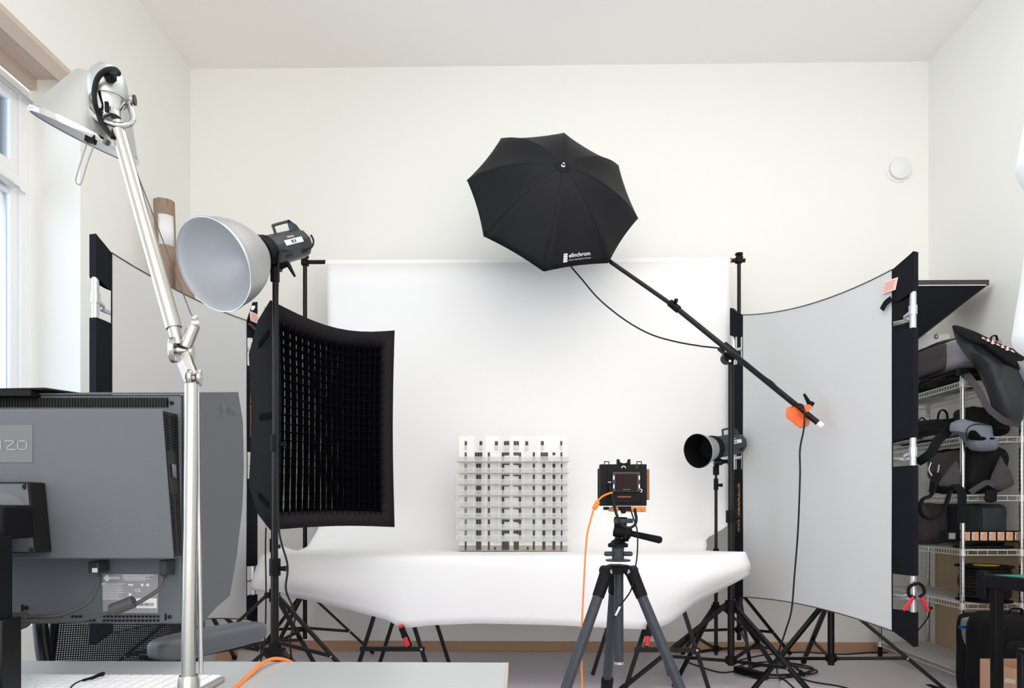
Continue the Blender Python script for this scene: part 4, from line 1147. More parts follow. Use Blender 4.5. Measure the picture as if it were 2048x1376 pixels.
for k in range(4):
    mb.obox(cp3(476, 208 + k * 8, -0.0065), (1, 0, 0), (0, 1, 0), (0, 0, 1), 0.0033, 0.0005, 0.0005)
mb.build('printed_lines', M_greyprint, vc)
cbox(578, 245, 606, 560, 0.0, 0.03, 'side_frame', M_copper, label='brown side frame')
cbox(245, 632, 285, 680, -0.01, 0.16, 'rail_clamp', M_orangepart, label='orange rail clamp')
cbox(415, 628, 565, 683, -0.012, 0.16, 'rail', M_orangepart, label='orange focusing rail')
cbox(285, 624, 420, 668, 0.0, 0.16, 'rail_carrier', M_blackmat)
cbox(140, 630, 194, 662, 0.0, 0.02, 'focus_knob', M_blackmat)
MB().cyl(cp3(540, 655, -0.02), cp3(540, 655, -0.012), 0.006, n=14).build('rail_knob', M_orangepart, vc)
a = cp3(103, 540)
MB().lathe(cp3(342, 672, -0.018), (0, 1, 0), [(0, 0.010), (0.012, 0.010)], n=20).build('lock_knob', M_blackmat, vc)
MB().tube([cp3(182, 380, -0.014), cp3(216, 380, -0.014), cp3(216, 396, -0.014)], 0.0022, n=6, smooth=False).build('cable_plug', M_screw, vc)
cbl = [cp3(204, 386, -0.016), cp3(212, 470, -0.02), cp3(236, 560, -0.03), cp3(262, 680, -0.04), cp3(310, 790, -0.06), cp3(385, 842, -0.07), cp3(450, 820, -0.07), cp3(472, 760, -0.06), cp3(462, 690, -0.03), cp3(455, 640, 0.0)]
tag(MB().tube(cbl, 0.0052).build('sync_cable', M_cable), 'thick black cable looping under the view camera', 'cable')
cbl = [cp3(415, 660, -0.03), cp3(440, 740, -0.06), cp3(478, 860, -0.075), cp3(486, 1000, -0.07), cp3(476, 1160, -0.065), cp3(450, 1310, -0.055),
       at(1262, 1180, YT - .05), at(1245, 1205, YT - 0.05), at(1238, 1213, YT - 0.05)]
rc = thing('cable_release', 'thin dark cable release dangling from the camera with white tip', 'cable release', cbl[-1])
MB().tube(cbl, 0.0028).build('cord', M_cable, rc)
MB().cyl(at(1240, 1213, YT - .05), at(1231, 1231, YT - .05), 0.004, 0.0035, n=10).build('release_tip', M_print, rc, label='white release tip')
MB().cyl(at(1231, 1231, YT - .05), at(1227, 1238, YT - .05), 0.0022, n=10).build('plunger', M_blackmat, rc)

# orange tether cable: camera -> floor -> up to the desk
oc = [cp3(228, 487, -0.024), cp3(190, 495, -0.03), cp3(120, 530, -0.04), cp3(66, 590, -0.05), cp3(40, 650, -0.05), cp3(5, 770, -0.05)]
oc += [at(1173, 1080, 2.42), at(1167, 1180, 2.42), at(1163, 1280, 2.42), at(1164, 1376, 2.42)]
q = at(1166, 1500, 2.42)
oc += [q, Vector((q.x, 2.40, 0.05)), Vector((q.x - 0.05, 2.34, 0.007)), Vector((-0.1, 2.1, 0.007)), Vector((-0.38, 1.75, 0.007)), Vector((-0.46, 1.5, 0.03)), Vector((-0.455, 1.36, 0.2)), Vector((-0.448, 1.325, 0.5)), Vector((-0.436, 1.325, 0.66)), at(594, 1338, 1.32)]
oc += [at(584, 1326, 1.305), at(566, 1319, 1.285), at(546, 1318, 1.26), at(526, 1326, 1.225), at(506, 1343, 1.17)]
for (px_, py_) in ((488, 1360), (470, 1376), (440, 1400), (380, 1450)):
    Yd = (CAMZ - 0.7465) * F / (py_ - 1018); oc.append(at(px_, py_, Yd))
oc = [Vector(p) for p in oc]
te = thing('tether_cable', 'orange tether cable from the camera back down to the floor and onto the desk', 'cable', oc[12])
MB().tube(oc, 0.0034, n=8, steps=10).build('cord', M_ocable, te)
MB().cyl(cp3(82, 575, -.047), cp3(40, 652, -.05), 0.0092, n=12).build('ferrite_choke', M_ocable, te, bevel=0.002)

# ================================================================= DESK, MONITOR, KEYBOARD
ZD = 0.742
DXR = at(1017, 1324, 1.29).x
YD = (CAMZ - ZD) * F / (1325 - 1018)
dk = thing('desk', 'grey topped desk in front of the monitor', 'desk', (-0.9, 0.9, 0))
MB().box((-1.75, 0.45, ZD - 0.022), (DXR - .003, YD, ZD)).build('top', M_desk, dk, bevel=0.001)
MB().box((DXR - .003, 0.45, ZD - 0.022), (DXR, YD, ZD)).build('edge_band', M_deskedge, dk, label='birch coloured edge')
for (x, y) in ((-1.65, 0.55), (-0.12, 0.55), (-1.65, 1.2), (-0.12, 1.2)):
    MB().bar((x, y, 0), (x, y, ZD - 0.022), 0.045, 0.045).build('leg', M_black, dk, bevel=0.002)
MB().box((-1.65, 0.86, ZD - 0.07), (-0.12, 0.90, ZD - 0.022)).build('apron', M_black, dk)

mn = thing('monitor', 'grey computer monitor seen from behind with shading hood', 'monitor', (-0.87, 1.0, ZD))
XMR = at(363, 1000, 1.20).x; XML = XMR - 0.545
zt1, zb1 = 1.233, 0.826
MB().box((XML, 1.20, zb1), (XMR, 1.245, zt1)).build('chassis', M_mon, mn, bevel=0.004)
ch = bpy.data.objects['chassis']
vm = MB()
pxv = -80
while pxv < 335:
    c = at(pxv, 805, 1.1985); vm.box((c.x - 0.0014, 1.1975, c.z - 0.0085), (c.x + 0.0014, 1.2005, c.z + 0.0085)); pxv += 5.75
vm.build('vent_slots', M_mondark, ch)
vm = MB()
for (pxa, pxb_, yy) in ((208, 322, 1233), (208, 322, 1241), (60, 122, 1233), (145, 165, 1233), (165, 195, 1241)):
    pxx = pxa
    while pxx < pxb_:
        c = at(pxx, yy, 1.1985); vm.box((c.x - 0.0018, 1.1975, c.z - 0.0018), (c.x + 0.0018, 1.2005, c.z + 0.0018)); pxx += 7.7
vm.build('vent_holes', M_mondark, ch)
# raised rear cover
fx_t, fx_b = at(324, 818, 1.12), at(348, 1118, 1.12)
poly_f = [Vector((XML + 0.03, 1.12, fx_t.z)), fx_t, fx_b, Vector((XML + 0.01, 1.12, fx_b.z))]
poly_b = [Vector((XML + 0.015, 1.20, fx_t.z + 0.004)), Vector((at(354, 818, 1.2).x, 1.20, fx_t.z + 0.004)), Vector((at(363, 1118, 1.2).x, 1.20, fx_b.z - 0.002)), Vector((XML, 1.20, fx_b.z - 0.002))]
cov = MB().add(poly_f + poly_b, [(0, 1, 2, 3), (7, 6, 5, 4), (0, 4, 5, 1), (1, 5, 6, 2), (2, 6, 7, 3), (3, 7, 4, 0)]).build('rear_cover', M_mon, mn, bevel=0.003)
# dark vented side of the cover
sA, sB, sC, sD = poly_f[1], poly_b[1], poly_b[2], poly_f[2]
def side(u, v_, off=0.0012):
    p = sA.lerp(sB, u).lerp(sD.lerp(sC, u), v_); nrm_ = (sB - sA).cross(sD - sA).normalized()
    if nrm_.x < 0: nrm_ = -nrm_
    return p + nrm_ * off
MB().grid([[side(u, v_) for u in (0.04, .5, .97)] for v_ in (.01, .5, .99)]).build('cover_side', M_mondark, cov)
sv_ = MB()
for k in range(46):
    v_ = .03 + k * .0205
    if .27 < v_ < .56: continue
    for (u0, u1) in ((.12, .42), (.50, .86)):
        sv_.add([side(u0, v_, .002), side(u1, v_ + .004, .002), side(u1, v_ + .012, .002), side(u0, v_ + .008, .002)], [(0, 1, 2, 3)])
sv_.build('side_vents', M_blackmat, cov, solid=0.001)
MB().add([side(.3, .36, .0025), side(.62, .365, .0025), side(.62, .46, .0025), side(.3, .45, .0025)], [(0, 1, 2, 3)]).build('side_port', M_mon, cov, solid=0.001)
pl_a = at(-60, 850, 1.118); pl_b = at(64, 925, 1.118)
MB().box((pl_a.x, 1.1188, pl_b.z), (pl_b.x, 1.1205, pl_a.z)).build('logo_plaque', M_plaque, mn, bevel=0.0004)
lt = MB()
def lbar(xa_, ya_, xb_, yb_, w_=2.6):
    p_ = at(xa_, ya_, 1.1184); q_ = at(xb_, yb_, 1.1184); lt.bar(p_, q_, w_ * 1.118 / F, 0.0010, Vector((0, 1, 0)))
for seg in ((-31, 882, -14, 882), (-31, 899, -14, 899), (-31, 890, -16, 890), (-31, 882, -31, 899), (1, 881, 1, 900), (9, 882, 32, 882), (31, 882, 10, 899), (9, 899, 32, 899), (36, 882, 53, 882), (36, 899, 53, 899), (36, 881, 36, 900), (53, 881, 53, 900)):
    lbar(*seg)
lt.build('raised_lettering', M_sticker, mn)
# gloss sticker and connectors on the lower chassis
st = MB().box((at(206, 1148, 1.199).x, 1.1985, at(206, 1226, 1.199).z), (at(316, 1148, 1.199).x, 1.2, at(206, 1148, 1.199).z)).build('spec_sticker', M_sticker, mn)
yk = 1.1982
def stp(zx_, zy_): return at(170 + zx_ / 8.6, 1100 + zy_ / 8.6, yk)
ptx = MB()
for k in range(14):
    a = stp(300, 575 + k * 21); b = stp(690 - (k * 53 % 120), 582 + k * 21)
    ptx.box((a.x, yk - 0.0002, b.z), (b.x, yk, a.z))
for k in range(5):
    a = stp(650 + (k == 4) * 20, 425 + k * 22); b = stp(1180 - (k * 71 % 150), 433 + k * 22); ptx.box((a.x, yk - 0.0002, b.z), (b.x, yk, a.z))
for k in range(3):
    a = stp(330, 935 + k * 40); b = stp(1230, 945 + k * 40)
ptx.build('sticker_text_lines', M_print, st)
a = stp(880, 830); b = stp(1235, 1000); MB().box((a.x, yk - 0.0003, b.z), (b.x, yk, a.z)).build('barcode_field', M_print, st)
bc = MB(); x = 900
random.seed(5)
while x < 1185:
    w_ = random.choice((5, 8, 12)); a = stp(x, 910); b = stp(x + w_, 962); bc.box((a.x, yk - 0.0006, b.z), (b.x, yk - 0.0003, a.z)); x += w_ + random.choice((7, 10))
bc.build('barcode', M_greyprint, st)
c = stp(380, 485); MB().add([c + Vector((-0.0065, -.0003, 0)), c + Vector((0, -.0003, -0.0065)), c + Vector((0.0065, -.0003, 0)), c + Vector((0, -.0003, 0.0065))], [(0, 1, 2, 3)]).build('diamond_mark', M_print, st, flat=True)
text_mb('EIZO', stp(440, 500) + Vector((0, -.0003, 0)), (1, 0, 0), (0, 0, 1), 0.0042, width=0.0165, bold=0.03).build('sticker_lettering', M_print, st)
text_mb('FC', stp(290, 605) + Vector((0, -.0003, 0)), (1, 0, 0), (0, 0, 1), 0.0042, bold=0.02).build('sticker_lettering', M_print, st)
text_mb('CE', stp(865, 720) + Vector((0, -.0003, 0)), (1, 0, 0), (0, 0, 1), 0.0058, width=0.0095).build('sticker_lettering', M_print, st)
for (x_, y_) in ((985, 600), (1080, 600), (775, 765)):
    MB().cyl(stp(x_, y_), stp(x_, y_) - Vector((0, .0003, 0)), 0.0026, n=12).build('approval_mark', M_print, st)
a = stp(745, 585); b = stp(830, 612); MB().box((a.x, yk - 0.0003, b.z), (b.x, yk, a.z)).build('approval_mark', M_print, st)
# latches and screws
for (px_, py_) in ((343, 806), (339, 1234), (52, 1216)):
    MB().cyl(at(px_, py_, 1.1995), at(px_, py_, 1.197), 0.0035, n=12).build('screw', M_mondark, ch)
    q = at(px_ - 8, py_, 1.1985); MB().box((q.x - .001, 1.1975, q.z - .006), (q.x + .001, 1.2, q.z + .006)).build('latch_mark', M_mondark, ch)
# mounting plate and arm
va, vb = at(-90, 964, 1.085), at(84, 1106, 1.085)
vp = MB().add([(va.x, 1.085, va.z), (at(58, 964, 1.085).x, 1.085, va.z), (at(72, 1106, 1.085).x, 1.085, vb.z), (va.x, 1.085, vb.z),
               (va.x, 1.118, va.z), (at(62, 964, 1.085).x, 1.118, va.z), (at(76, 1106, 1.085).x, 1.118, vb.z), (va.x, 1.118, vb.z)],
              [(0, 1, 2, 3), (7, 6, 5, 4), (0, 4, 5, 1), (1, 5, 6, 2), (2, 6, 7, 3), (3, 7, 4, 0)]).build('mount_plate', M_mondark, mn, bevel=0.002)
MB().add([Vector((va.x, 1.0842, va.z - .003)), Vector((at(55, 964, 1.085).x, 1.0842, va.z - .003)), Vector((at(69, 1104, 1.085).x, 1.0842, vb.z + .002)), Vector((va.x, 1.0842, vb.z + .002))], [(0, 1, 2, 3)]).build('mount_face', M_mon, vp, solid=0.001)
for (px_, py_) in ((51, 973), (65, 1101)):
    MB().cyl(at(px_, py_, 1.0855), at(px_, py_, 1.083), 0.0045, n=16).build('screw', M_mondark, vp)
MB().cyl(at(0, 1032, 1.085), at(0, 1032, 1.06), 0.036, n=36).build('swivel_disc', M_plaque, mn)
a = at(-95, 1010, 1.03); b = at(34, 1078, 1.03)
MB().box((a.x, 1.0, b.z), (b.x, 1.07, a.z)).build('neck', M_blackmat, mn, bevel=0.005)
a = at(11, 1085, 1.0)
MB().box((a.x - 0.2, 0.985, 0.852), (a.x, 1.015, a.z + 0.01)).build('column', M_black, mn, bevel=0.002)
a = at(24, 1245, 1.0)
MB().box((a.x - 0.22, 0.98, ZD + 0.012), (a.x, 1.02, 0.868)).build('column_foot', M_black, mn, bevel=0.002)
MB().box((a.x - 0.24, 0.86, ZD + 0.0005), (a.x, 1.02, ZD + 0.012)).build('base_plate', M_black, mn, bevel=0.002)
# hood
XH = XMR + 0.004
def hz(px_, py_):
    Yh = XH / (at(px_, py_, 1.0).x); return Vector((XH, Yh, at(px_, py_, Yh).z))
side_pts = [hz(366, 789), hz(474, 787), hz(483, 842), hz(485, 930), hz(482, 1014), hz(471, 1110), hz(457, 1191), hz(430, 1215), hz(400, 1247), hz(368, 1256)]
hs = MB().prism(side_pts, (0.003, 0, 0)).build('hood_side', M_hood, mn)
side_l = [Vector((XML - 0.006, p.y, p.z)) for p in side_pts]
MB().prism(side_l, (0.003, 0, 0)).build('hood_side', M_hood, mn)
tA = side_pts[0]; tB = side_pts[1]
MB().add([(XML - .006, tA.y, tA.z), (XH + .003, tA.y, tA.z), (XH + .003, tB.y, tB.z), (XML - .006, tB.y, tB.z)] + [(XML - .006, tA.y, tA.z + .003), (XH + .003, tA.y, tA.z + .003), (XH + .003, tB.y, tB.z + .003), (XML - .006, tB.y, tB.z + .003)],
         [(0, 1, 2, 3), (7, 6, 5, 4), (0, 4, 5, 1), (1, 5, 6, 2), (2, 6, 7, 3), (3, 7, 4, 0)]).build('hood_top', M_hood, mn)
la = at(-90, 795, 1.19); lb_ = at(73, 783, 1.19)
MB().box((la.x, 1.175, la.z), (lb_.x, 1.235, lb_.z)).build('hood_hatch', M_mondark, mn, bevel=0.001)
a = at(73, 786, 1.2); b = at(190, 789, 1.2)
MB().add([(la.x, 1.18, a.z + .001), (at(106, 783, 1.2).x, 1.18, a.z + .003), (b.x, 1.25, b.z), (la.x, 1.25, b.z), (la.x, 1.18, a.z + .004), (at(106, 783, 1.2).x, 1.18, a.z + .006), (b.x, 1.25, b.z + .003), (la.x, 1.25, b.z + .003)],
         [(0, 1, 2, 3), (7, 6, 5, 4), (0, 4, 5, 1), (1, 5, 6, 2), (2, 6, 7, 3), (3, 7, 4, 0)]).build('hood_flap', M_mondark, mn)
# mark on the hood side: diamond and name
e1 = Vector((0, 1, 0)); c = hz(442, 820) + Vector((0.0036, 0, 0))
MB().add([c - e1 * 0.014, c + Vector((0, 0, -0.020)), c + e1 * 0.014, c + Vector((0, 0, 0.020))], [(0, 1, 2, 3)]).build('diamond_mark', M_greyprint, hs, flat=True)
MB().add([c - e1 * 0.006 + Vector((.0004, 0, 0)), c + Vector((.0004, 0, -0.009)), c + e1 * 0.006 + Vector((.0004, 0, 0)), c + Vector((.0004, 0, 0.009))], [(0, 1, 2, 3)]).build('diamond_mark', M_hood, hs, flat=True)
q0 = hz(449, 822) + Vector((0.0038, 0, 0)); q1 = hz(471, 822)
text_mb('EIZO', q0 + Vector((0, 0, -0.004)), e1, (0, 0, 1), 0.011, width=(q1.y - q0.y)).build('hood_lettering', M_greyprint, hs)

# cables plugged into the monitor
def cord(label, pts, r, m, name='monitor_cable'):
    t = thing(name, label, 'cable', pts[-1]); MB().tube(pts, r).build('cord', m, t); return t
t = cord('dark video cable hanging from the left socket of the monitor', [at(191, 1140, 1.18), at(197, 1150, 1.165), at(196, 1170, 1.155), at(180, 1200, 1.14), at(150, 1220, 1.13), at(110, 1232, 1.12), at(62, 1234, 1.11), at(20, 1237, 1.10), at(-40, 1248, 1.08)], 0.0036, M_gcable)
a = at(178, 1123, 1.17); b = at(200, 1146, 1.17); MB().box((a.x, 1.165, b.z), (b.x, 1.198, a.z)).build('plug', M_dgrey, t, bevel=0.002)
a = at(184, 1136, 1.1645); b = at(195, 1145, 1.1645); MB().box((a.x, 1.1642, b.z), (b.x, 1.165, a.z)).build('plug_symbol', M_print, t, bevel=0.001)
MB().cyl(at(14, 1237, 1.10), at(56, 1234, 1.112), 0.0085, n=16).build('ferrite_choke', M_gcable, t, bevel=0.002)
t = cord('dark cable with ferrite barrel hanging from the right socket of the monitor', [at(327, 1150, 1.18), at(332, 1158, 1.165), at(322, 1175, 1.15), at(296, 1194, 1.14), at(270, 1208, 1.135), at(240, 1216, 1.13), at(215, 1226, 1.125), at(160, 1240, 1.12), at(100, 1243, 1.115), at(40, 1243, 1.10), at(-40, 1246, 1.09)], 0.0036, M_gcable)
a = at(321, 1120, 1.17); b = at(334, 1151, 1.17); MB().box((a.x, 1.165, b.z), (b.x, 1.198, a.z)).build('plug', M_dgrey, t, bevel=0.002)
MB().cyl(at(222, 1221, 1.128), at(268, 1203, 1.132), 0.0105, n=16).build('ferrite_choke', M_gcable, t, bevel=0.002)

# keyboard
kb = thing('keyboard', 'slim white keyboard lying on the grey desk below the monitor', 'keyboard', (-0.71, 1.085, ZD))
KX0, KX1, KY0, KY1 = -0.925, at(450, 1353, 1.13).x, 1.022, 1.132
MB().box((KX0, KY0, ZD + 0.0005), (KX1, KY1, ZD + 0.008)).build('case', M_alu, kb, bevel=0.002)
kw = 0.0190; ncol = int((KX1 - KX0 - 0.008) / kw); me0 = None
for r_ in range(6):
    for c_ in range(ncol):
        if me0 is None:
            o = MB().box((0, 0, 0), (kw * .86, kw * .86, 0.0035)).build('key', M_key, kb, bevel=0.0008); me0 = o
            o.data.transform(Matrix.Translation(ORG[kb.name])); o.location = Vector((KX0 + 0.006, KY0 + 0.004, ZD + 0.008)) - ORG[kb.name]
        else:
            o = me0.copy(); COL.objects.link(o); o.parent = kb
            o.location = Vector((KX0 + 0.006 + c_ * kw, KY0 + 0.004 + r_ * (KY1 - KY0 - .004) / 6, ZD + 0.008)) - ORG[kb.name]
        ORG[o.name] = Vector()
zs_ = 0.755
def dsk(px_, py_, z=ZD + 0.014):
    Yd = (CAMZ - z) * F / (py_ - 1018); return at(px_, py_, Yd)
tag(MB().ribbon([dsk(135, 1385), dsk(148, 1370), dsk(165, 1362), dsk(185, 1359), dsk(200, 1353), dsk(209, 1347, ZD + 0.02), dsk(203, 1347, ZD + .024), dsk(185, 1355, ZD + .02), dsk(165, 1361, ZD + .018)], 0.004, 0.0015, (0, 0, 1)).build('wrist_strap', M_blackfab),
    'black looped strap lying over the keyboard', 'strap')
pp = [dsk(-60, 1345, ZD + .016), dsk(20, 1345, ZD + .016), dsk(45, 1352, ZD + .016), dsk(72, 1368, ZD + .0155), dsk(60, 1390, ZD + .0155), dsk(-60, 1400, ZD + .0155)]
tag(MB().prism(pp, (0, 0, 0.0008)).build('paper_sheet', M_paper), 'white paper sheet beside the monitor foot over the keyboard corner', 'paper')

# ================================================================= DESK LAMP
YL = 0.99
lp = thing('desk_lamp', 'polished aluminium articulated desk lamp in the left foreground', 'desk lamp', (at(379, 1376, YL).x, YL, ZD))
def L(px_, py_, dy=0): return at(px_, py_, YL + dy)
base = L(377, 1376); base.z = ZD
MB().lathe(base, (0, 0, 1), [(0.0005, 0.03), (0.006, 0.03), (0.010, 0.016), (0.035, 0.015), (0.045, 0.013)], n=30).build('desk_support', M_lampalu, lp)
# lower arm: two rails
top = L(384, 768)
MB().tube([Vector((base.x - 0.0005, YL, base.z + 0.03)), L(381, 1040), top], 0.0100, n=16, smooth=False).build('lower_arm', M_lampalu, lp)
MB().tube([Vector((base.x + 0.013, YL + 0.012, base.z + 0.045)), L(391, 768, .012)], 0.0035, n=12, smooth=False).build('lower_arm_rod', M_chrome, lp)
MB().tube([L(400, 1376), L(399, 1100), L(397, 770)], 0.0006, n=6, smooth=False).build('tension_wire', M_tube, lp)
# lower joint
sx_ = Vector((1, 0.25, 0)).normalized()
def disc(c, r, hw, name='joint_disc', m=None, b=0.0015):
    return MB().lathe(c - sx_ * hw, sx_, [(0, r * .8), (0, r * .92), (0.0015, r), (2 * hw - .0015, r), (2 * hw, r * .92), (2 * hw, r * .3)], n=32).build(name, m or M_lampalu, lp)
disc(L(381, 755), 0.0125, 0.003); disc(L(399, 755, .01), 0.0125, 0.003)
MB().cyl(L(380, 755), L(400, 755, .01), 0.006, n=16).build('joint_pin', M_lampalu, lp)
MB().cyl(L(376, 755, -.001), L(379, 755, -.001), 0.0085, n=20).build('joint_cap', M_dgrey, lp)
# link bars to the elbow
MB().bar(L(388, 752), L(369, 704), 0.011, 0.013).build('elbow_link', M_lampalu, lp, bevel=0.002)
MB().bar(L(376, 764, -.004), L(357, 712, -.004), 0.004, 0.010).build('elbow_strap', M_chrome, lp, bevel=0.001)
disc(L(347, 700, -.006), 0.0185, 0.004); disc(L(383, 703, .01), 0.0120, 0.003)
MB().cyl(L(350, 700), L(384, 703, .01), 0.0065, n=16).build('elbow_pin', M_lampalu, lp)
MB().cyl(L(342, 699, -.01), L(345, 699, -.008), 0.0045, n=16).build('elbow_bolt', M_gcable, lp)
# counter lever
MB().cyl(L(371, 694), L(388, 652), 0.0090, 0.0085, n=18).build('spring_lever', M_lampalu, lp)
MB().cyl(L(383, 648), L(398, 647, .004), 0.0075, n=16).build('lever_knuckle', M_lampalu, lp); MB().ball(L(389, 637), 0.0058).build('wire_anchor', M_lampalu, lp)
# upper arm
ua0, ua1 = L(357, 690), L(237, 262)
MB().cyl(ua0, L(346, 650), 0.0082, 0.0088, n=18).build('arm_socket', M_lampalu, lp)
MB().cyl(L(348, 656), ua1, 0.0112, 0.0100, n=20).build('upper_arm', M_lampalu, lp)
MB().cyl(L(338, 652, -.004), L(229, 262, -.004), 0.0028, n=10).build('upper_arm_rod', M_chrome, lp)
MB().cyl(L(240, 262), L(236, 246), 0.008, 0.010, n=18).build('neck', M_lampalu, lp)
MB().tube([L(385, 636), L(268, 330), L(246, 268)], 0.0008, n=6, smooth=False).build('tension_wire', M_gcable, lp)
# yoke
yk_ = [L(163, 168, .01), L(168, 190, .0), L(176, 215, -.005), L(195, 236, -.008), L(222, 247, -.008), L(236, 250, -.006), L(250, 250, -.002), L(262, 246, .004), L(266, 236, .008), L(262, 220, .01), L(255, 199, .012)]
MB().tube(yk_, 0.0042, n=12).build('yoke', M_chrome, lp)
for (c, s_) in ((L(163, 170, .008), -1), (L(258, 199, .012), 1)):
    MB().cyl(c - sx_ * 0.006, c + sx_ * 0.006, 0.0058, n=16).build('yoke_knob', M_lampalu, lp)
    MB().cyl(c + sx_ * 0.006 * s_, c + sx_ * 0.009 * s_, 0.0072, n=16).build('knob_cap', M_dgrey, lp)
MB().cyl(L(163, 170, .008), L(184, 178, .01), 0.004, n=12).build('yoke_pin', M_lampalu, lp)
MB().cyl(L(258, 199, .012), L(245, 196, .008), 0.004, n=12).build('yoke_pin', M_lampalu, lp)
# shade
sL, sR = at(72, 229, YL + 0.045), at(268, 314, YL + 0.045)
mc = (sL + sR) / 2 - Vector((0, 0, 0.0045)); RS = (sR - sL).length / 2 * 0.895; sm = (sR - sL).normalized(); sa0 = Vector((-sm.z, 0, sm.x)); sv0 = (mc - Vector((0, 0, CAMZ))).normalized()
be = min((abs((sa0 * math.cos(b_ / 500) + Vector((0, 1, 0)) * math.sin(b_ / 500)).dot(sv0) - .09), b_ / 500) for b_ in range(-300, 300))[1]
sax = sa0 * math.cos(be) + Vector((0, 1, 0)) * math.sin(be)
shp = [(0, RS), (0.004, RS * 1.005), (0.0075, RS * .97), (0.085, 0.036), (0.089, 0.028)]
sh = MB().lathe(mc, sax, shp, n=64, capa=False, capb=True).build('lamp_shade', M_lampshade, lp)
MB().lathe(mc, sax, [(0.0, RS - .0002), (0.003, RS - 0.0022), (0.008, RS * .97 - .0014), (0.086, 0.034)], n=64, capa=False, capb=False).build('shade_inside', M_reflin, sh)
MB().lathe(mc, sax, [(-0.0005, RS - .003), (-0.001, RS), (0.004, RS * 1.012), (0.0075, RS * 1.0)], n=64, capa=False, capb=False).build('shade_rim', M_chrome, sh)
# lamp holder (dome with bell)
hb_ = L(219, 238, -.005); ht = L(212, 130, .0); hax = (ht - hb_).normalized(); HL = (ht - hb_).length
MB().lathe(hb_, hax, [(0, 0.012), (0.0, 0.0165), (0.006, 0.0165), (0.012, 0.0155), (0.024, 0.0205), (0.027, 0.0225)], n=36).build('holder_bell', M_chrome, lp)
MB().lathe(hb_, hax, [(0.027, 0.0245), (0.031, 0.0262), (HL * .55, 0.0265)] + [(HL * .55 + HL * .45 * math.sin(t_), 0.0265 * math.cos(t_)) for t_ in [PI / 2 * k / 8 for k in range(1, 8)]] + [(HL, 0.002)], n=36).build('holder_dome', M_lampshade, lp)
MB().obox(L(214, 214, -.026), (1, 0, 0), (0, 1, 0), hax, 0.0024, 0.002, 0.0075).build('switch_slot', M_blackmat, lp)
gl0 = L(222, 156, -.026)
MB().cyl(gl0, gl0 + Vector((0.002, -0.012, 0.0)), 0.0085, 0.0075, n=8).build('cable_gland', M_blackmat, lp)
MB().tube([gl0 + Vector((0.003, -0.012, 0.002)), L(236, 147, -.045), L(230, 139, -.045), L(212, 141, -.042), L(196, 155, -.038), L(189, 180, -.032), L(190, 205, -.028), L(196, 225, -.018), L(203, 245, -.012), L(215, 262, -.01), L(226, 275, -.01)], 0.0036, n=10).build('lamp_cord', M_cable, lp)
# wire handle on the shade
hk = MB().tube([L(174, 285, .0), L(166, 310, .0), L(153, 352, .0), L(152, 364, .0), L(157, 369, .0), L(163, 364, .0), L(175, 325, .0), L(189, 287, .0)], 0.0010, n=8)
hh_ = hk.build('wire_handle', M_sticker, sh)
MB().obox(L(182, 278, -.004), Vector((.97, 0, -.25)).normalized(), (0, 1, 0), Vector((.25, 0, .97)).normalized(), 0.0068, 0.004, 0.0056).build('handle_clip', M_blackmat, sh)

# ================================================================= OFFICE CHAIR
CHY = 1.85
ch_o = thing('office_chair', 'black mesh back office chair behind the monitor', 'office chair', (-1.02, 1.75, 0))
# mesh back (woven: crossing threads)
rows = []
def chb(u, v_): # u across, v_ from top to bottom
    a = lerp(1.10, 0.55, v_); w = lerp(.165, .205, v_) if v_ < .6 else .205
    x = lerp(-1.285 + .03 * (1 - v_), -.90, u); y = CHY + 0.03 * (2 * u - 1) ** 2 * -1 + .02 * math.sin(v_ * PI)
    return Vector((x, y, a))
mb = MB()
nw, nh = 64, 92
for i in range(nw + 1):
    P = [chb(i / nw, j / 10) for j in range(11)]; mb.tube(P, 0.0021, n=3, smooth=False)
for j in range(nh + 1):
    P = [chb(i / 8, j / nh) for i in range(9)]; mb.tube(P, 0.0021, n=3, smooth=False)
mb.build('mesh_backrest', M_mesh, ch_o, flat=True)
ed = [chb(0, j / 10) for j in range(11)] + [chb(i / 8, 1) for i in range(1, 9)] + [chb(1, 1 - j / 10) for j in range(1, 11)] + [chb(1 - i / 8, 0) for i in range(1, 9)]
MB().tube(ed, 0.010, n=10, smooth=False).build('back_frame', M_blackmat, ch_o)
MB().tube([at(78, 1200, 1.8), at(82, 1262, 1.78), at(90, 1320, 1.76), Vector((-1.2, 1.74, 0.52)), Vector((-1.1, 1.7, 0.44))], 0.018, n=12).build('arm_bracket', M_black, ch_o)
MB().tube([at(350, 1302, 1.62), at(375, 1330, 1.62), Vector((-.79, 1.64, 0.52)), Vector((-.86, 1.68, 0.44))], 0.018, n=12).build('arm_bracket', M_black, ch_o)
MB().soft((-.735, 1.60, 0.722), 0.042, 0.155, 0.027, rot=math.radians(-24), e=.5).build('armrest', M_armpad, ch_o)
MB().soft((-1.27, 1.60, 0.742), 0.035, 0.13, 0.015, rot=math.radians(5), e=.5).build('armrest', M_armpad, ch_o)
MB().soft((-1.03, 1.60, 0.46), 0.24, 0.23, 0.045, e=.45).build('seat', M_nylonblack, ch_o)
MB().cyl((-1.03, 1.62, 0.10), (-1.03, 1.62, 0.43), 0.028).build('gas_lift', M_black, ch_o)
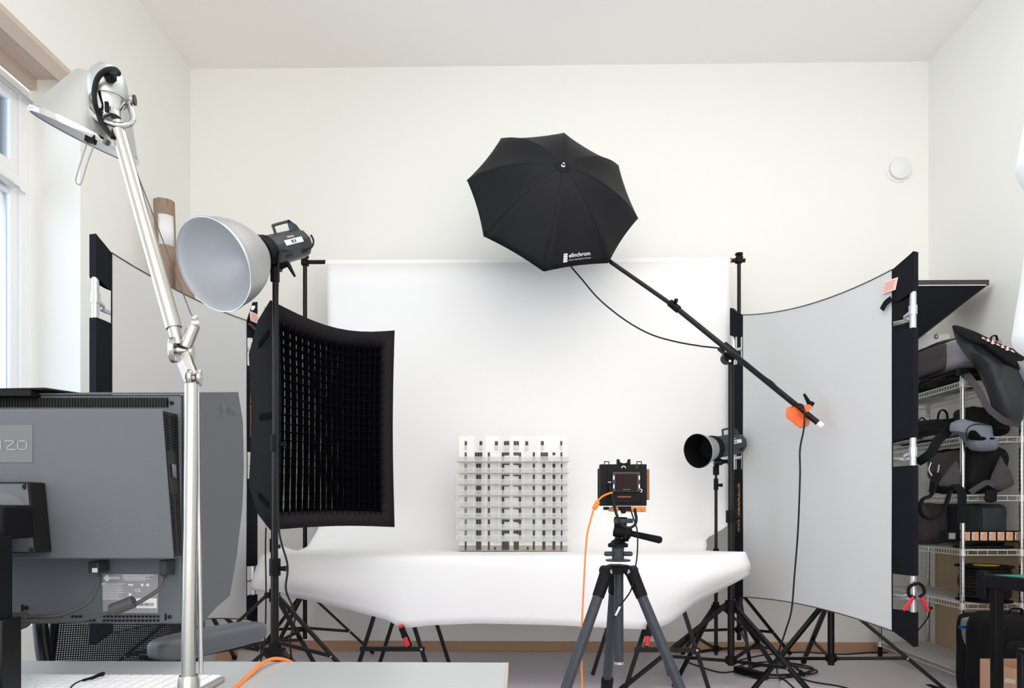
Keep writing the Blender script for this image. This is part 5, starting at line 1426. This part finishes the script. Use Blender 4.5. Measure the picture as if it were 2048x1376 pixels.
for k in range(5):
    an = 2 * PI * k / 5 + .3; q = Vector((-1.03 + .28 * math.cos(an), 1.62 + .28 * math.sin(an), 0.075))
    lg = MB().bar((-1.03, 1.62, 0.11), q, 0.04, 0.03).build('base_leg', M_black, ch_o, bevel=0.004)
    MB().cyl(q + Vector((0, 0, -0.048)) - Vector((0.02 * math.sin(an), -0.02 * math.cos(an), 0)), q + Vector((0, 0, -0.048)) + Vector((0.02 * math.sin(an), -0.02 * math.cos(an), 0)), 0.027, n=20).build('caster', M_blackmat, lg)
MB().bar((-1.03, 1.72, 0.44), (-1.03, CHY + .02, 0.62), 0.05, 0.02).build('back_bracket', M_black, ch_o)

# ================================================================= CARDBOARD ROLLS AND BLOCKS
def roll(label, px0, py0, px1, py1, Ya, Yb, r, cap=True):
    a = at(px0, py0, Ya); b = at(px1, py1, Yb); t = thing('cardboard_roll', label, 'cardboard tube', b)
    d_ = (a - b).normalized(); Ln = (a - b).length
    MB().lathe(b, d_, [(0, r * .97), (0.004, r), (Ln * .5, r), (Ln - .004, r * 1.01), (Ln, r * .93), (Ln - .01, r * .9)], n=28).build('wrapping', M_kraft, t)
    return t, a, b, d_, Ln
t, a_, b_, d_, Ln = roll('tall brown paper wrapped roll standing in the left back corner', 328, 402, 362, 1302, 4.35, 4.55, 0.062)
lbv = Vector((0.62, -0.78, 0))
c = at(340, 463, 4.29)
up_ = d_; sdv = up_.cross(lbv).normalized(); 
mb = MB(); nseg = 6
ctr = a_ - d_ * ((a_ - at(338, 463, 4.35)).length)
rows = []
for k in range(nseg + 1):
    an = lerp(-100, -10, k / nseg); v2 = Vector((math.cos(math.radians(an)), math.sin(math.radians(an)), 0))
    rows.append([ctr + v2 * 0.0635 + d_ * s_ for s_ in (-0.095, 0.095)])
mb.grid(rows).build('shipping_label', M_print, t, solid=0.001)
mb = MB(); rows = []
for k in range(9):
    an = 360 * k / 8; v2 = Vector((math.cos(math.radians(an)), math.sin(math.radians(an)), 0))
    rows.append([a_ + v2 * 0.0640 - d_ * s_ for s_ in (0.004, 0.035 + 0.02 * (k % 2))])
mb.grid(rows).build('tape', M_tape, t)
t, a_, b_, d_, Ln = roll('shorter taped cardboard roll beside the tall brown one', 368, 512, 394, 1300, 4.32, 4.5, 0.055)
mb = MB()
for s0 in (0.06, 0.16):
    rows = []
    for k in range(9):
        an = 360 * k / 8; v2 = Vector((math.cos(math.radians(an)), math.sin(math.radians(an)), 0)); 
        rows.append([a_ + v2 * 0.0565 - d_ * (s_ + 0.03 * math.sin(an / 57.3)) for s_ in (s0, s0 + 0.045)])
    mb.grid(rows)
mb.build('tape', M_tape, t)
q = fl(452, 1322)
tag(MB().obox(Vector((q.x - .02, q.y + .06, 0.045)), (1, 0, 0), (0, 1, 0), (0, 0, 1), 0.055, 0.05, 0.045).build('wooden_block', M_base, bevel=0.002), 'small wooden block on the floor against the baseboard at the left', 'wood block')

# ================================================================= WIRE SHELVING
SX0, SX1, SY0, SY1 = 2.485, 2.815, 3.90, 4.79
wsx = thing('wire_shelf_unit', 'chrome wire shelving unit loaded with bags against the right wall', 'shelving unit', ((SX0 + SX1) / 2, (SY0 + SY1) / 2, 0))
LV = [1.752, 1.437, 1.105, 0.797, 0.493, 0.105]
for (x, y) in ((SX0, SY0), (SX1, SY0), (SX0, SY1), (SX1, SY1)):
    pst = MB().cyl((x, y, 0.03), (x, y, 1.79), 0.0127, n=20).build('post', M_chrome, wsx)
    MB().cyl((x, y, 0.0), (x, y, 0.09), 0.0145, n=16).build('post_foot', M_blackmat, pst)
    gv = MB()
    for k in range(68): gv.cyl((x, y, 0.11 + k * 0.0254), (x, y, 0.1115 + k * 0.0254), 0.0131, n=12)
    gv.build('groove_rings', M_wire, pst)
for z in LV:
    mb = MB()
    for zo, r_ in ((0, 0.0032), (-0.028, 0.0032)):
        for (p0, p1) in (((SX0, SY0), (SX1, SY0)), ((SX1, SY0), (SX1, SY1)), ((SX1, SY1), (SX0, SY1)), ((SX0, SY1), (SX0, SY0))):
            mb.cyl((p0[0], p0[1], z + zo), (p1[0], p1[1], z + zo), r_, n=8)
    y = SY0 + 0.02
    while y < SY1 - 0.01:
        mb.cyl((SX0, y, z + 0.003), (SX1, y, z + 0.003), 0.0016, n=4, caps=False); y += 0.0125
    for x in (SX0 + .11, SX1 - .11): mb.cyl((x, SY0, z - 0.001), (x, SY1, z - 0.001), 0.0028, n=6)
    y = SY0 + 0.02; k = 0
    while y < SY1 - 0.01:   # zigzag truss along the long sides
        y2 = y + 0.0125
        for x in (SX0, SX1):
            za, zb_ = (z, z - 0.028) if k % 2 == 0 else (z - 0.028, z)
            mb.cyl((x, y, z), (x, y, z - 0.028), 0.0014, n=4, caps=False)
        y += 0.025; k += 1
    x = SX0 + 0.03
    while x < SX1:
        for y in (SY0, SY1): mb.cyl((x, y, z), (x, y, z - 0.028), 0.0018, n=4, caps=False)
        x += 0.055
    for (x, y) in ((SX0, SY0), (SX1, SY0), (SX0, SY1), (SX1, SY1)): mb.cyl((x, y, z - 0.032), (x, y, z + 0.006), 0.0165, 0.0155, n=16)
    mb.build('wire_shelf', M_wire, wsx)
tag(MB().box((2.852, 3.70, 0.0), (2.868, 4.77, 0.86)).build('mdf_panel', M_mdf), 'large brown board standing between the shelving and the right wall', 'board')

# things on the shelves -------------------------------------------------
def S_(px_, py_, Y): return at(px_, py_, Y)
# top shelf
b1 = thing('camera_bag', 'grey messenger camera bag with dark flap on the top shelf', 'bag', (2.60, 4.12, 1.85), None)
MB().soft((2.60, 4.16, 1.925), 0.135, 0.26, 0.088, e=.28, wob=.02, seed=1).build('body', M_nylongrey, b1)
MB().soft((2.50, 4.23, 1.925), 0.052, 0.22, 0.082, e=.3, wob=.03, seed=2).build('flap', M_nylonbag, b1, label='dark brown grey flap')
MB().soft((2.58, 4.20, 2.012), 0.11, 0.20, 0.012, e=.5, wob=.08, seed=3, tilt=.06).build('lid', M_nylonbag, b1)
MB().tube([(2.56, 4.05, 2.018), (2.565, 4.04, 2.035), (2.60, 4.03, 2.04), (2.63, 4.03, 2.022)], 0.006, flat=.5).build('carry_loop', M_nylonblack, b1)
tag(MB().soft((2.62, 4.18, 1.797), 0.155, 0.24, 0.040, e=.5, wob=.18, seed=5).build('folded_cloth', M_nylonblack), 'folded black cloth bag lying under the grey camera bag', 'bag')
# big black tarpaulin bag draped over the corner
tb = thing('messenger_bag', 'large black tarpaulin bag slumped over the end of the top shelf', 'bag', (2.75, 3.72, 1.6))
TY = 3.76
out = [(1905, 655), (1920, 654), (1955, 670), (1990, 690), (2030, 715), (2052, 740), (2056, 760), (2050, 800), (2046, 838), (2035, 850), (2014, 848), (1996, 826), (1985, 796), (1972, 762), (1960, 735), (1940, 706), (1922, 684)]
MB().pillow([S_(x, y, TY - .0 + (0.05 if y < 700 else 0)) for x, y in out], 0.12, wob=0.012, seed=4).build('body', M_tarp, tb)
out = [(1904, 653), (1914, 651), (1950, 663), (2000, 688), (2046, 706), (2054, 726), (2040, 740), (2015, 728), (1985, 706), (1962, 690), (1940, 684), (1922, 674)]
MB().pillow([S_(x, y, TY - .055) for x, y in out], 0.035, wob=0.006, seed=9).build('flap', M_nylonblack, tb)
MB().pillow([S_(x, y, TY - .03) for x, y in [(2010, 712), (2046, 705), (2060, 740), (2062, 790), (2046, 770), (2030, 740)]], 0.08, wob=0.01, seed=12).build('side_gusset', M_nylongrey, tb)
lp1 = []
mb = MB()
for k in range(7):   # faded pale lettering along the flap
    a = lerp(0, 1, k / 7); p = S_(lerp(1966, 2034, a), lerp(676, 706, a), TY - .078)
    mb.obox(p, Vector((.93, 0, -.36)), (0, 1, 0), Vector((.36, 0, .93)), 0.006, 0.0012, 0.004 + .003 * (k % 3))
    mb.obox(p + Vector((0.01, 0, -0.006)), Vector((.93, 0, -.36)), (0, 1, 0), Vector((.36, 0, .93)), 0.004, 0.0012, 0.002)
mb.build('worn_lettering', M_pinklabel, tb)
MB().ribbon([S_(1932, 748, TY + .09), S_(1944, 762, TY + .02), S_(1960, 786, TY - .02), S_(1976, 815, TY - .03), S_(1992, 830, TY - .03), S_(2010, 842, TY - .02), S_(2040, 848, TY)], 0.036, 0.003, (1, 0, .6)).build('strap', M_nylonbag, tb)
MB().box(tuple(S_(1918, 750, TY + .09)), tuple(S_(1936, 738, TY + .12))).build('strap_buckle', M_blackmat, tb, bevel=0.002)
MB().tube([S_(1980, 682, TY - .02), S_(1984, 673, TY - .02), S_(1992, 672, TY - .02), S_(1995, 682, TY - .02)], 0.008, flat=.5).build('carry_loop', M_nylonblack, tb)
wb = thing('white_box', 'white box standing at the back of the top shelf', 'box', (2.66, 4.62, 1.757))
MB().box((2.50, 4.52, 1.757), (2.80, 4.76, at(1870, 668, 4.52).z)).build('carton', M_white, wb, bevel=0.003)
MB().tube([at(1873 + 3 * math.cos(t_), 673 + 4 * math.sin(t_), 4.515) for t_ in [2 * PI * k / 12 for k in range(12)]], 0.003, n=6, smooth=False).build('pull_ring', M_gcable, wb)
# dark folded softbox wedged on top
ws = thing('folded_softbox', 'dark wedge shaped softbox with grey piping lying high on top of the shelving', 'softbox', (2.42, 4.5, 2.06))
zt2 = at(1980, 559, 4.25).z; zt3 = at(1980, 570, 4.25).z
xl_, xr_ = at(1806, 560, 4.25).x, at(1979, 560, 4.25).x
MB().box((xl_, 4.25, zt3), (xr_, 4.74, zt2)).build('rim', M_nylonbag, ws, bevel=0.004)
ap = at(1812, 684, 4.30)
MB().add([(xl_ + .002, 4.252, zt3), (xr_ - .012, 4.252, zt3), (xr_ - .012, 4.73, zt3), (xl_ + .002, 4.73, zt3), ap + Vector((-.01, -.02, 0)), ap + Vector((.06, .02, -.0)), ap + Vector((.05, .10, 0)), ap + Vector((-.01, .10, 0))],
         [(0, 1, 2, 3), (7, 6, 5, 4), (0, 4, 5, 1), (1, 5, 6, 2), (2, 6, 7, 3), (3, 7, 4, 0)]).build('body', M_blackfab, ws, flat=True)
MB().tube([(xl_, 4.249, zt3 - .001), (xr_ - .02, 4.249, zt3 - .001)], 0.003, n=6, smooth=False).build('piping', M_print, ws)
MB().tube([(xr_ - .014, 4.249, zt3 - .002), ap + Vector((.06, .018, 0.002))], 0.0028, n=6, smooth=False).build('piping', M_gcable, ws)

# second shelf
z2 = LV[1] + 0.006
b2 = thing('backpack', 'flat black backpack with carry loop on the second shelf', 'bag', (2.55, 4.45, z2))
MB().soft((2.56, 4.40, z2 + 0.072), 0.10, 0.30, 0.066, e=.5, wob=.12, seed=7).build('body', M_nylonblack, b2)
MB().tube([S_(1874, 850, 4.25), S_(1878, 826, 4.25), S_(1886, 820, 4.25), S_(1894, 828, 4.25), S_(1895, 848, 4.25)], 0.010, flat=.45).build('carry_loop', M_nylonblack, b2)
MB().tube([S_(1838, 842, 4.3), S_(1843, 835, 4.3), S_(1850, 840, 4.3)], 0.008, flat=.45).build('carry_loop', M_nylonblack, b2)
MB().soft((2.52, 4.34, z2 + 0.020), 0.06, 0.30, 0.012, e=.6, wob=.1, seed=8).build('waist_pad', M_nylongrey, b2, label='grey padding')
MB().ribbon([S_(1900, 855, 3.95), S_(1890, 868, 3.9), S_(1876, 880, 3.88), S_(1862, 905, 3.88), S_(1846, 918, 3.9), S_(1834, 925, 3.95)], 0.05, 0.012, (.7, 0, -.5)).build('strap', M_nylonblack, b2)
b3 = thing('camera_bag', 'black camera bag at the right end of the second shelf behind the grey pouch', 'bag', (2.70, 4.3, z2))
MB().soft((2.715, 4.22, z2 + 0.08), 0.10, 0.26, 0.075, e=.4, wob=.1, seed=10).build('body', M_nylonblack, b3)
MB().soft((2.60, 4.0, z2 + 0.10), 0.075, 0.07, 0.075, e=.5, wob=.1, seed=13).build('pocket', M_nylonblack, b3)
b4 = thing('grey_pouch', 'blue grey soft pouch with open zip hanging over the front of the second shelf', 'pouch', (2.6, 3.88, z2 - 0.05))
PYY = 3.845
MB().pillow([S_(x, y, PYY) for x, y in [(1902, 846), (1924, 838), (1950, 844), (1980, 850), (1984, 872), (1996, 886), (1992, 900), (1968, 903), (1942, 900), (1930, 882), (1916, 868), (1900, 862)]], 0.10, wob=0.01, seed=14).build('body', M_bluegrey, b4)
MB().tube([S_(1934, 882, PYY - .045), S_(1934, 860, PYY - .05), S_(1945, 850, PYY - .05), S_(1965, 848, PYY - .05), S_(1981, 850, PYY - .035)], 0.0025, n=6).build('piping', M_blackmat, b4)
MB().pillow([S_(x, y, PYY - .048) for x, y in [(1936, 878), (1940, 862), (1950, 861), (1958, 872), (1975, 878), (1990, 876), (1984, 880), (1960, 881)]], 0.008).build('zip_opening', M_velcro, b4)
# third shelf: backpack with harness
z3 = LV[2] + 0.006
b5 = thing('harness_backpack', 'black backpack with grey hip wings and hanging straps on the third shelf', 'bag', (2.63, 4.05, z3))
MB().soft((2.655, 4.12, z3 + 0.145), 0.125, 0.20, 0.135, e=.3, wob=.05, seed=15).build('body', M_nylonblack, b5)
MB().soft((2.545, 4.12, z3 + 0.175), 0.055, 0.16, 0.085, e=.45, wob=.08, seed=16).build('pocket', M_nylonbag, b5)
MB().pillow([S_(x, y, 3.86) for x, y in [(1912, 922), (1917, 935), (1921, 950), (1922, 970), (1900, 974), (1876, 970), (1892, 945)]], 0.035, wob=.004).build('hip_wing', M_nylongrey if False else M_nylonbag, b5)
MB().pillow([S_(x, y, 3.87) for x, y in [(2001, 912), (2010, 928), (2022, 945), (2028, 968), (2012, 978), (1992, 980), (1980, 960), (1990, 935)]], 0.035, wob=.004).build('hip_wing', M_nylonbag, b5)
MB().ribbon([S_(1908, 968, 3.85), S_(1916, 976, 3.835), S_(1923, 985, 3.83), S_(1924, 1005, 3.83), S_(1923, 1025, 3.83), S_(1922, 1046, 3.83)], 0.048, 0.004, (1, 0, 0)).build('hanging_strap', M_blackfab, b5)
MB().ribbon([S_(1940, 985, 3.86), S_(1960, 972, 3.85), S_(1975, 965, 3.85), S_(1990, 972, 3.85)], 0.03, 0.004, (0.3, 0, 1)).build('waist_belt', M_nylonbag, b5)
MB().soft(tuple(S_(1982, 992, 3.85)), 0.032, 0.012, 0.035, e=.5, wob=.1).build('buckle', M_blackmat, b5)
MB().tube([S_(1868, 965, 3.84), S_(1862, 990, 3.84), S_(1846, 998, 3.84), S_(1839, 1015, 3.84), S_(1846, 1032, 3.84), S_(1862, 1038, 3.84), S_(1880, 1028, 3.84), S_(1892, 1008, 3.84), S_(1900, 985, 3.85), S_(1910, 980, 3.86)], 0.019, flat=.45, n=10).build('shoulder_strap', M_nylonblack, b5)
MB().ribbon([S_(1875, 945, 3.85), S_(1868, 965, 3.845), S_(1864, 985, 3.84)], 0.04, 0.004, (1, 0, 0)).build('strap_end', M_blackfab, b5)
MB().tube([S_(1862, 925, 3.9), S_(1858, 940, 3.9), S_(1866, 952, 3.88), S_(1875, 945, 3.87), S_(1878, 930, 3.88)], 0.0035, n=8).build('snap_hook', M_tube, b5, label='metal snap hook')
# fourth shelf
z4 = LV[3] + 0.006
tag(MB().soft((2.56, 4.46, z4 + 0.135), 0.085, 0.20, 0.128, e=.3, wob=.03, seed=17).build('padded_case', M_nylonbag), 'upright dark grey padded case at the far end of the fourth shelf', 'case')
tag(MB().soft((2.715, 4.25, z4 + 0.135), 0.085, 0.28, 0.125, e=.22, wob=.02, seed=18).build('padded_case', M_tarp), 'long dark padded case behind the small photo boxes', 'case')
tag(MB().soft((2.65, 3.975, z4 + 0.010), 0.15, 0.06, 0.009, e=.3).build('flat_case', M_blackmat), 'thin flat black case under the row of small boxes', 'case')
cassx0 = 1914
FB0 = None
for k in range(8):
    if k == 0:
        t = thing('film_box', 'rounded dark box with a grey label at the head of the small box row', 'box', S_(1903, 1084, 3.93), None)
        a = S_(1891, 1061, 3.93); b = S_(1917, 1084, 3.93)
        MB().box((a.x, 3.93, b.z), (b.x, 4.0, a.z)).build('carton', M_blackmat, t, bevel=0.008)
        a = S_(1898, 1066, 3.928); b = S_(1911, 1078, 3.928); MB().box((a.x, 3.9285, b.z), (b.x, 3.93, a.z)).build('front_label', M_sticker, t)
    else:
        x0_ = 1924 + (k - 1) * 17.2; x1_ = x0_ + 16.4
        nth = ('first', 'second', 'third', 'fourth', 'fifth', 'sixth', 'last')[k - 1]
        t = thing('film_box', nth + ' of the small portrait print boxes counted from the grey label box', 'box', S_(x0_ + 8, 1084, 3.93), 'small film boxes in a row')
        a = S_(x0_, 1062, 3.93); b = S_(x1_, 1084, 3.93); MB().box((a.x, 3.93, b.z), (b.x, 4.0, a.z)).build('carton', M_blackmat, t)
        a = S_(x0_ + 2.2, 1064, 3.93); b = S_(x1_ - .6, 1081, 3.93); pr = MB().box((a.x, 3.9285, b.z), (b.x, 3.93, a.z)).build('front_print', M_filmbox, t)
        m3 = MB(); q = S_(x0_ + 3, 1066, 3.928); m3.box((q.x, 3.9278, q.z - .004), (q.x + .016, 3.9284, q.z)); m3.box((q.x, 3.9278, q.z - .035), (q.x + .004, 3.9284, q.z - .012))
        m3.build('print_mark', M_print, pr)
# fifth shelf: cable reel
z5 = LV[4] + 0.006
rl_ = thing('cable_reel', 'black cable reel with yellow label lying on the fifth shelf', 'cable reel', (2.665, 3.98, z5))
rx, ry = 2.672, 4.0
MB().lathe((rx, ry, z5 + 0.195), (0, 0, 1), [(0, 0.145), (0.010, 0.147), (0.012, 0.13), (0.010, 0.04)], n=48).build('top_flange', M_blackmat, rl_)
MB().lathe((rx, ry, z5 + 0.204), (0, 0, 1), [(0, 0.075), (0.004, 0.075)], n=40).build('label_disc', M_yellow, rl_, label='yellow label disc')
mb = MB(); pts = []
for k in range(9 * 20):
    t_ = 2 * PI * k / 20; rr2 = 0.118 + 0.006 * math.sin(k * .37); pts.append((rx + rr2 * math.cos(t_), ry + rr2 * math.sin(t_), z5 + 0.018 + 0.170 * (k / 180)))
mb.tube(pts, 0.0105, n=8, smooth=False).build('wound_cable', M_cable, rl_)
MB().cyl((rx, ry, z5 + 0.002), (rx, ry, z5 + 0.19), 0.10, n=32).build('drum', M_blackmat, rl_)
MB().lathe((rx, ry, z5), (0, 0, 1), [(0, 0.14), (0.008, 0.14)], n=40).build('bottom_flange', M_blackmat, rl_)
MB().obox((rx - .118, ry - .06, z5 + .212), (1, 0, 0), (0, 1, 0), (0, 0, 1), .012, .010, .006).build('winding_knob', M_blackmat, rl_, bevel=.002)
pts = [(rx - .15 + .02 * math.sin(k), ry - .05 + .03 * math.sin(k * 1.3), z5 + 0.012 + .004 * (k % 4)) for k in range(6)]
# a loose cable end hooked at the rear post
tag(MB().tube([at(1835, 1262, 4.72), at(1845, 1250, 4.72), at(1855, 1236, 4.74), at(1862, 1215, 4.76), at(1865, 1218, 4.76)], 0.004).build('power_cable', M_cable), 'short black cord hanging beside the rear post of the shelving', 'cable')
# backpacks on the floor, box, table
bp = thing('backpack', 'tall black backpack standing on the floor behind the black table', 'bag', (2.55, 3.60, 0))
MB().soft((2.515, 3.585, 0.245), 0.165, 0.12, 0.245, e=.38, wob=.04, seed=21).build('body', M_nylonblack, bp)
MB().soft((2.53, 3.475, 0.20), 0.12, 0.03, 0.17, e=.35, wob=.04, seed=22).build('front_pocket', M_nylonblack, bp)
MB().tube([(2.43, 3.47, .44), (2.40, 3.46, .40), (2.38, 3.455, .25), (2.40, 3.455, .08)], 0.005).build('zip', M_blackmat, bp)
MB().tube([(2.50, 3.56, .485), (2.51, 3.55, .515), (2.56, 3.55, .515), (2.57, 3.56, .485)], 0.008, flat=.5).build('carry_loop', M_blackfab, bp)
MB().tube([(2.56, 3.455, .40), (2.60, 3.45, .402)], 0.004).build('zip_puller', M_print, bp)
b6 = thing('laptop_bag', 'slim grey bag with blue stripe beside the shelf post on the floor', 'bag', (2.52, 3.8, 0))
MB().soft((2.47, 3.79, 0.23), 0.07, 0.05, 0.225, e=.35, wob=.03, seed=23).build('body', M_nylonblack, b6)
MB().soft((2.467, 3.765, 0.36), 0.066, 0.035, 0.085, e=.4).build('pocket', M_nylongrey, b6, label='grey pocket')
a = S_(1925, 1254, 3.735); MB().box((a.x - .02, 3.728, a.z - .008), (a.x + .05, 3.742, a.z + .006)).build('lining', M_blue, b6, label='blue lining stripe')
cbx = thing('cardboard_box', 'open cardboard box on the floor behind the leg of the black table', 'box', (2.32, 3.3, 0))
a = at(1960, 1317, 3.42); b = at(2045, 1318, 3.42); h_ = a.z
mb = MB(); x0, x1, y0, y1 = a.x, b.x + .05, 3.2, 3.42; tk = 0.004
mb.box((x0, y0, 0), (x1, y0 + tk, h_)); mb.box((x0, y1 - tk, 0), (x1, y1, h_)); mb.box((x0, y0 + tk, 0), (x0 + tk, y1 - tk, h_)); mb.box((x1 - tk, y0 + tk, 0), (x1, y1 - tk, h_)); mb.box((x0, y0, 0), (x1, y1, tk))
mb.build('walls', M_cardboard, cbx)
a = at(2020, 1362, 3.198); MB().obox(a, Vector((.97, 0, -.2)).normalized(), (0, 1, 0), Vector((.2, 0, .97)).normalized(), 0.024, 0.0015, 0.010).build('tape', M_plywood, cbx, label='strip of pale tape')
# black work table with green cutting mat
TBY = 3.02
tbl = thing('work_table', 'black metal table with green cutting mat at the right edge', 'table', (2.4, 2.7, 0))
ca = at(1968, 1150, TBY); 
zt4 = 0.742
tX0 = ca.x
MB().add([(tX0, TBY, zt4), (2.75, TBY - .0, zt4), (2.75, 2.35, zt4), (tX0 + .22, 2.35, zt4), (tX0, TBY, zt4 - .055), (2.75, TBY, zt4 - .055), (2.75, 2.35, zt4 - .055), (tX0 + .22, 2.35, zt4 - .055)],
         [(3, 2, 1, 0), (4, 5, 6, 7), (0, 1, 5, 4), (1, 2, 6, 5), (2, 3, 7, 6), (3, 0, 4, 7)]).build('top', M_blackmat, tbl, bevel=0.003)
for (x, y) in ((tX0 + .035, TBY - .03), (2.70, TBY - .03), (tX0 + .26, 2.39), (2.70, 2.39)):
    MB().bar((x, y, 0), (x, y, zt4 - .055), 0.036, 0.036, Vector((1, 0, 0))).build('leg', M_blackmat, tbl, bevel=0.003)
mat_ = MB().add([(tX0 + .035, TBY - .012, zt4 + .001), (2.74, TBY - .012, zt4 + .001), (2.74, 2.38, zt4 + .001), (tX0 + .235, 2.38, zt4 + .001)], [(3, 2, 1, 0)])
tag(mat_.build('cutting_mat', M_green, solid=0.002), 'green cutting mat on the black table', 'cutting mat')
sbg = MB().soft(tuple(at(1966, 1170, TBY + .03)), 0.014, 0.03, 0.062, e=.4)
tag(sbg.build('hanging_pouch', M_blackmat), 'small black pouch hanging on the corner of the table', 'pouch')
st2 = thing('stool', 'black metal stool frame below the table at the right edge', 'stool', (2.2, 2.6, 0))
for (x, y) in ((at(2046, 1300, 2.75).x, 2.75), (at(2046, 1300, 2.75).x + .28, 2.75), (at(2046, 1300, 2.75).x, 2.47), (at(2046, 1300, 2.75).x + .28, 2.47)):
    MB().bar((x, y, 0), (x, y, .455), .03, .03, Vector((1, 0, 0))).build('leg', M_black, st2, bevel=.003)
xq = at(2046, 1300, 2.75).x; MB().box((xq - .015, 2.455, .455), (xq + .295, 2.765, .475)).build('seat', M_black, st2, bevel=.004)

# small flat scrap on the floor and white draped cloth at the right edge
tag(MB().prism([fl(1851, 1366, .001), fl(1862, 1366, .001), fl(1885, 1374, .001), fl(1876, 1378, .001)], (0, 0, 0.003)).build('strap_end', M_blackfab), 'flat black strap end on the floor before the shelving', 'strap')
wc = thing('white_lantern', 'white bulging fabric lantern cut off by the right edge of the frame', 'lantern', at(2140, 705, 2.0))
def lobes(y):
    k = [(205, 8), (225, 68), (270, 88), (318, 100), (340, 96), (365, 78), (410, 66), (470, 68), (540, 84), (610, 98), (665, 107), (685, 104), (700, 88), (706, 40)]
    return lin_key(k, y)
Yw = 2.0; axp = at(2130, 500, Yw)
edge_k = [(205, 2110), (220, 2049), (260, 2041), (300, 2034), (322, 2030), (345, 2038), (365, 2050), (430, 2052), (500, 2047), (570, 2038), (616, 2030), (671, 2022), (689, 2029), (703, 2047), (708, 2110)]
def lobes_r(yy):
    ex = lin_key(edge_k, yy); axv = Vector((axp.x, Yw, 0)); th = math.atan2(axv.x, axv.y)
    p = at(ex, 500, 1.0); return max(0.02, axv.length * math.sin(th - math.atan2(p.x, p.y)))
prof = []
for yy in range(205, 707, 8):
    prof.append((at(2130, yy, Yw).z, lobes_r(yy)))
prof.reverse()
MB().lathe((axp.x, Yw, 0), (0, 0, 1), prof, n=40).build('fabric', M_paper, wc)
MB().cyl((axp.x, Yw, at(2130, 205, Yw).z - .01), (axp.x, Yw, ZC), 0.003, n=8).build('hanging_cord', M_cable, wc)
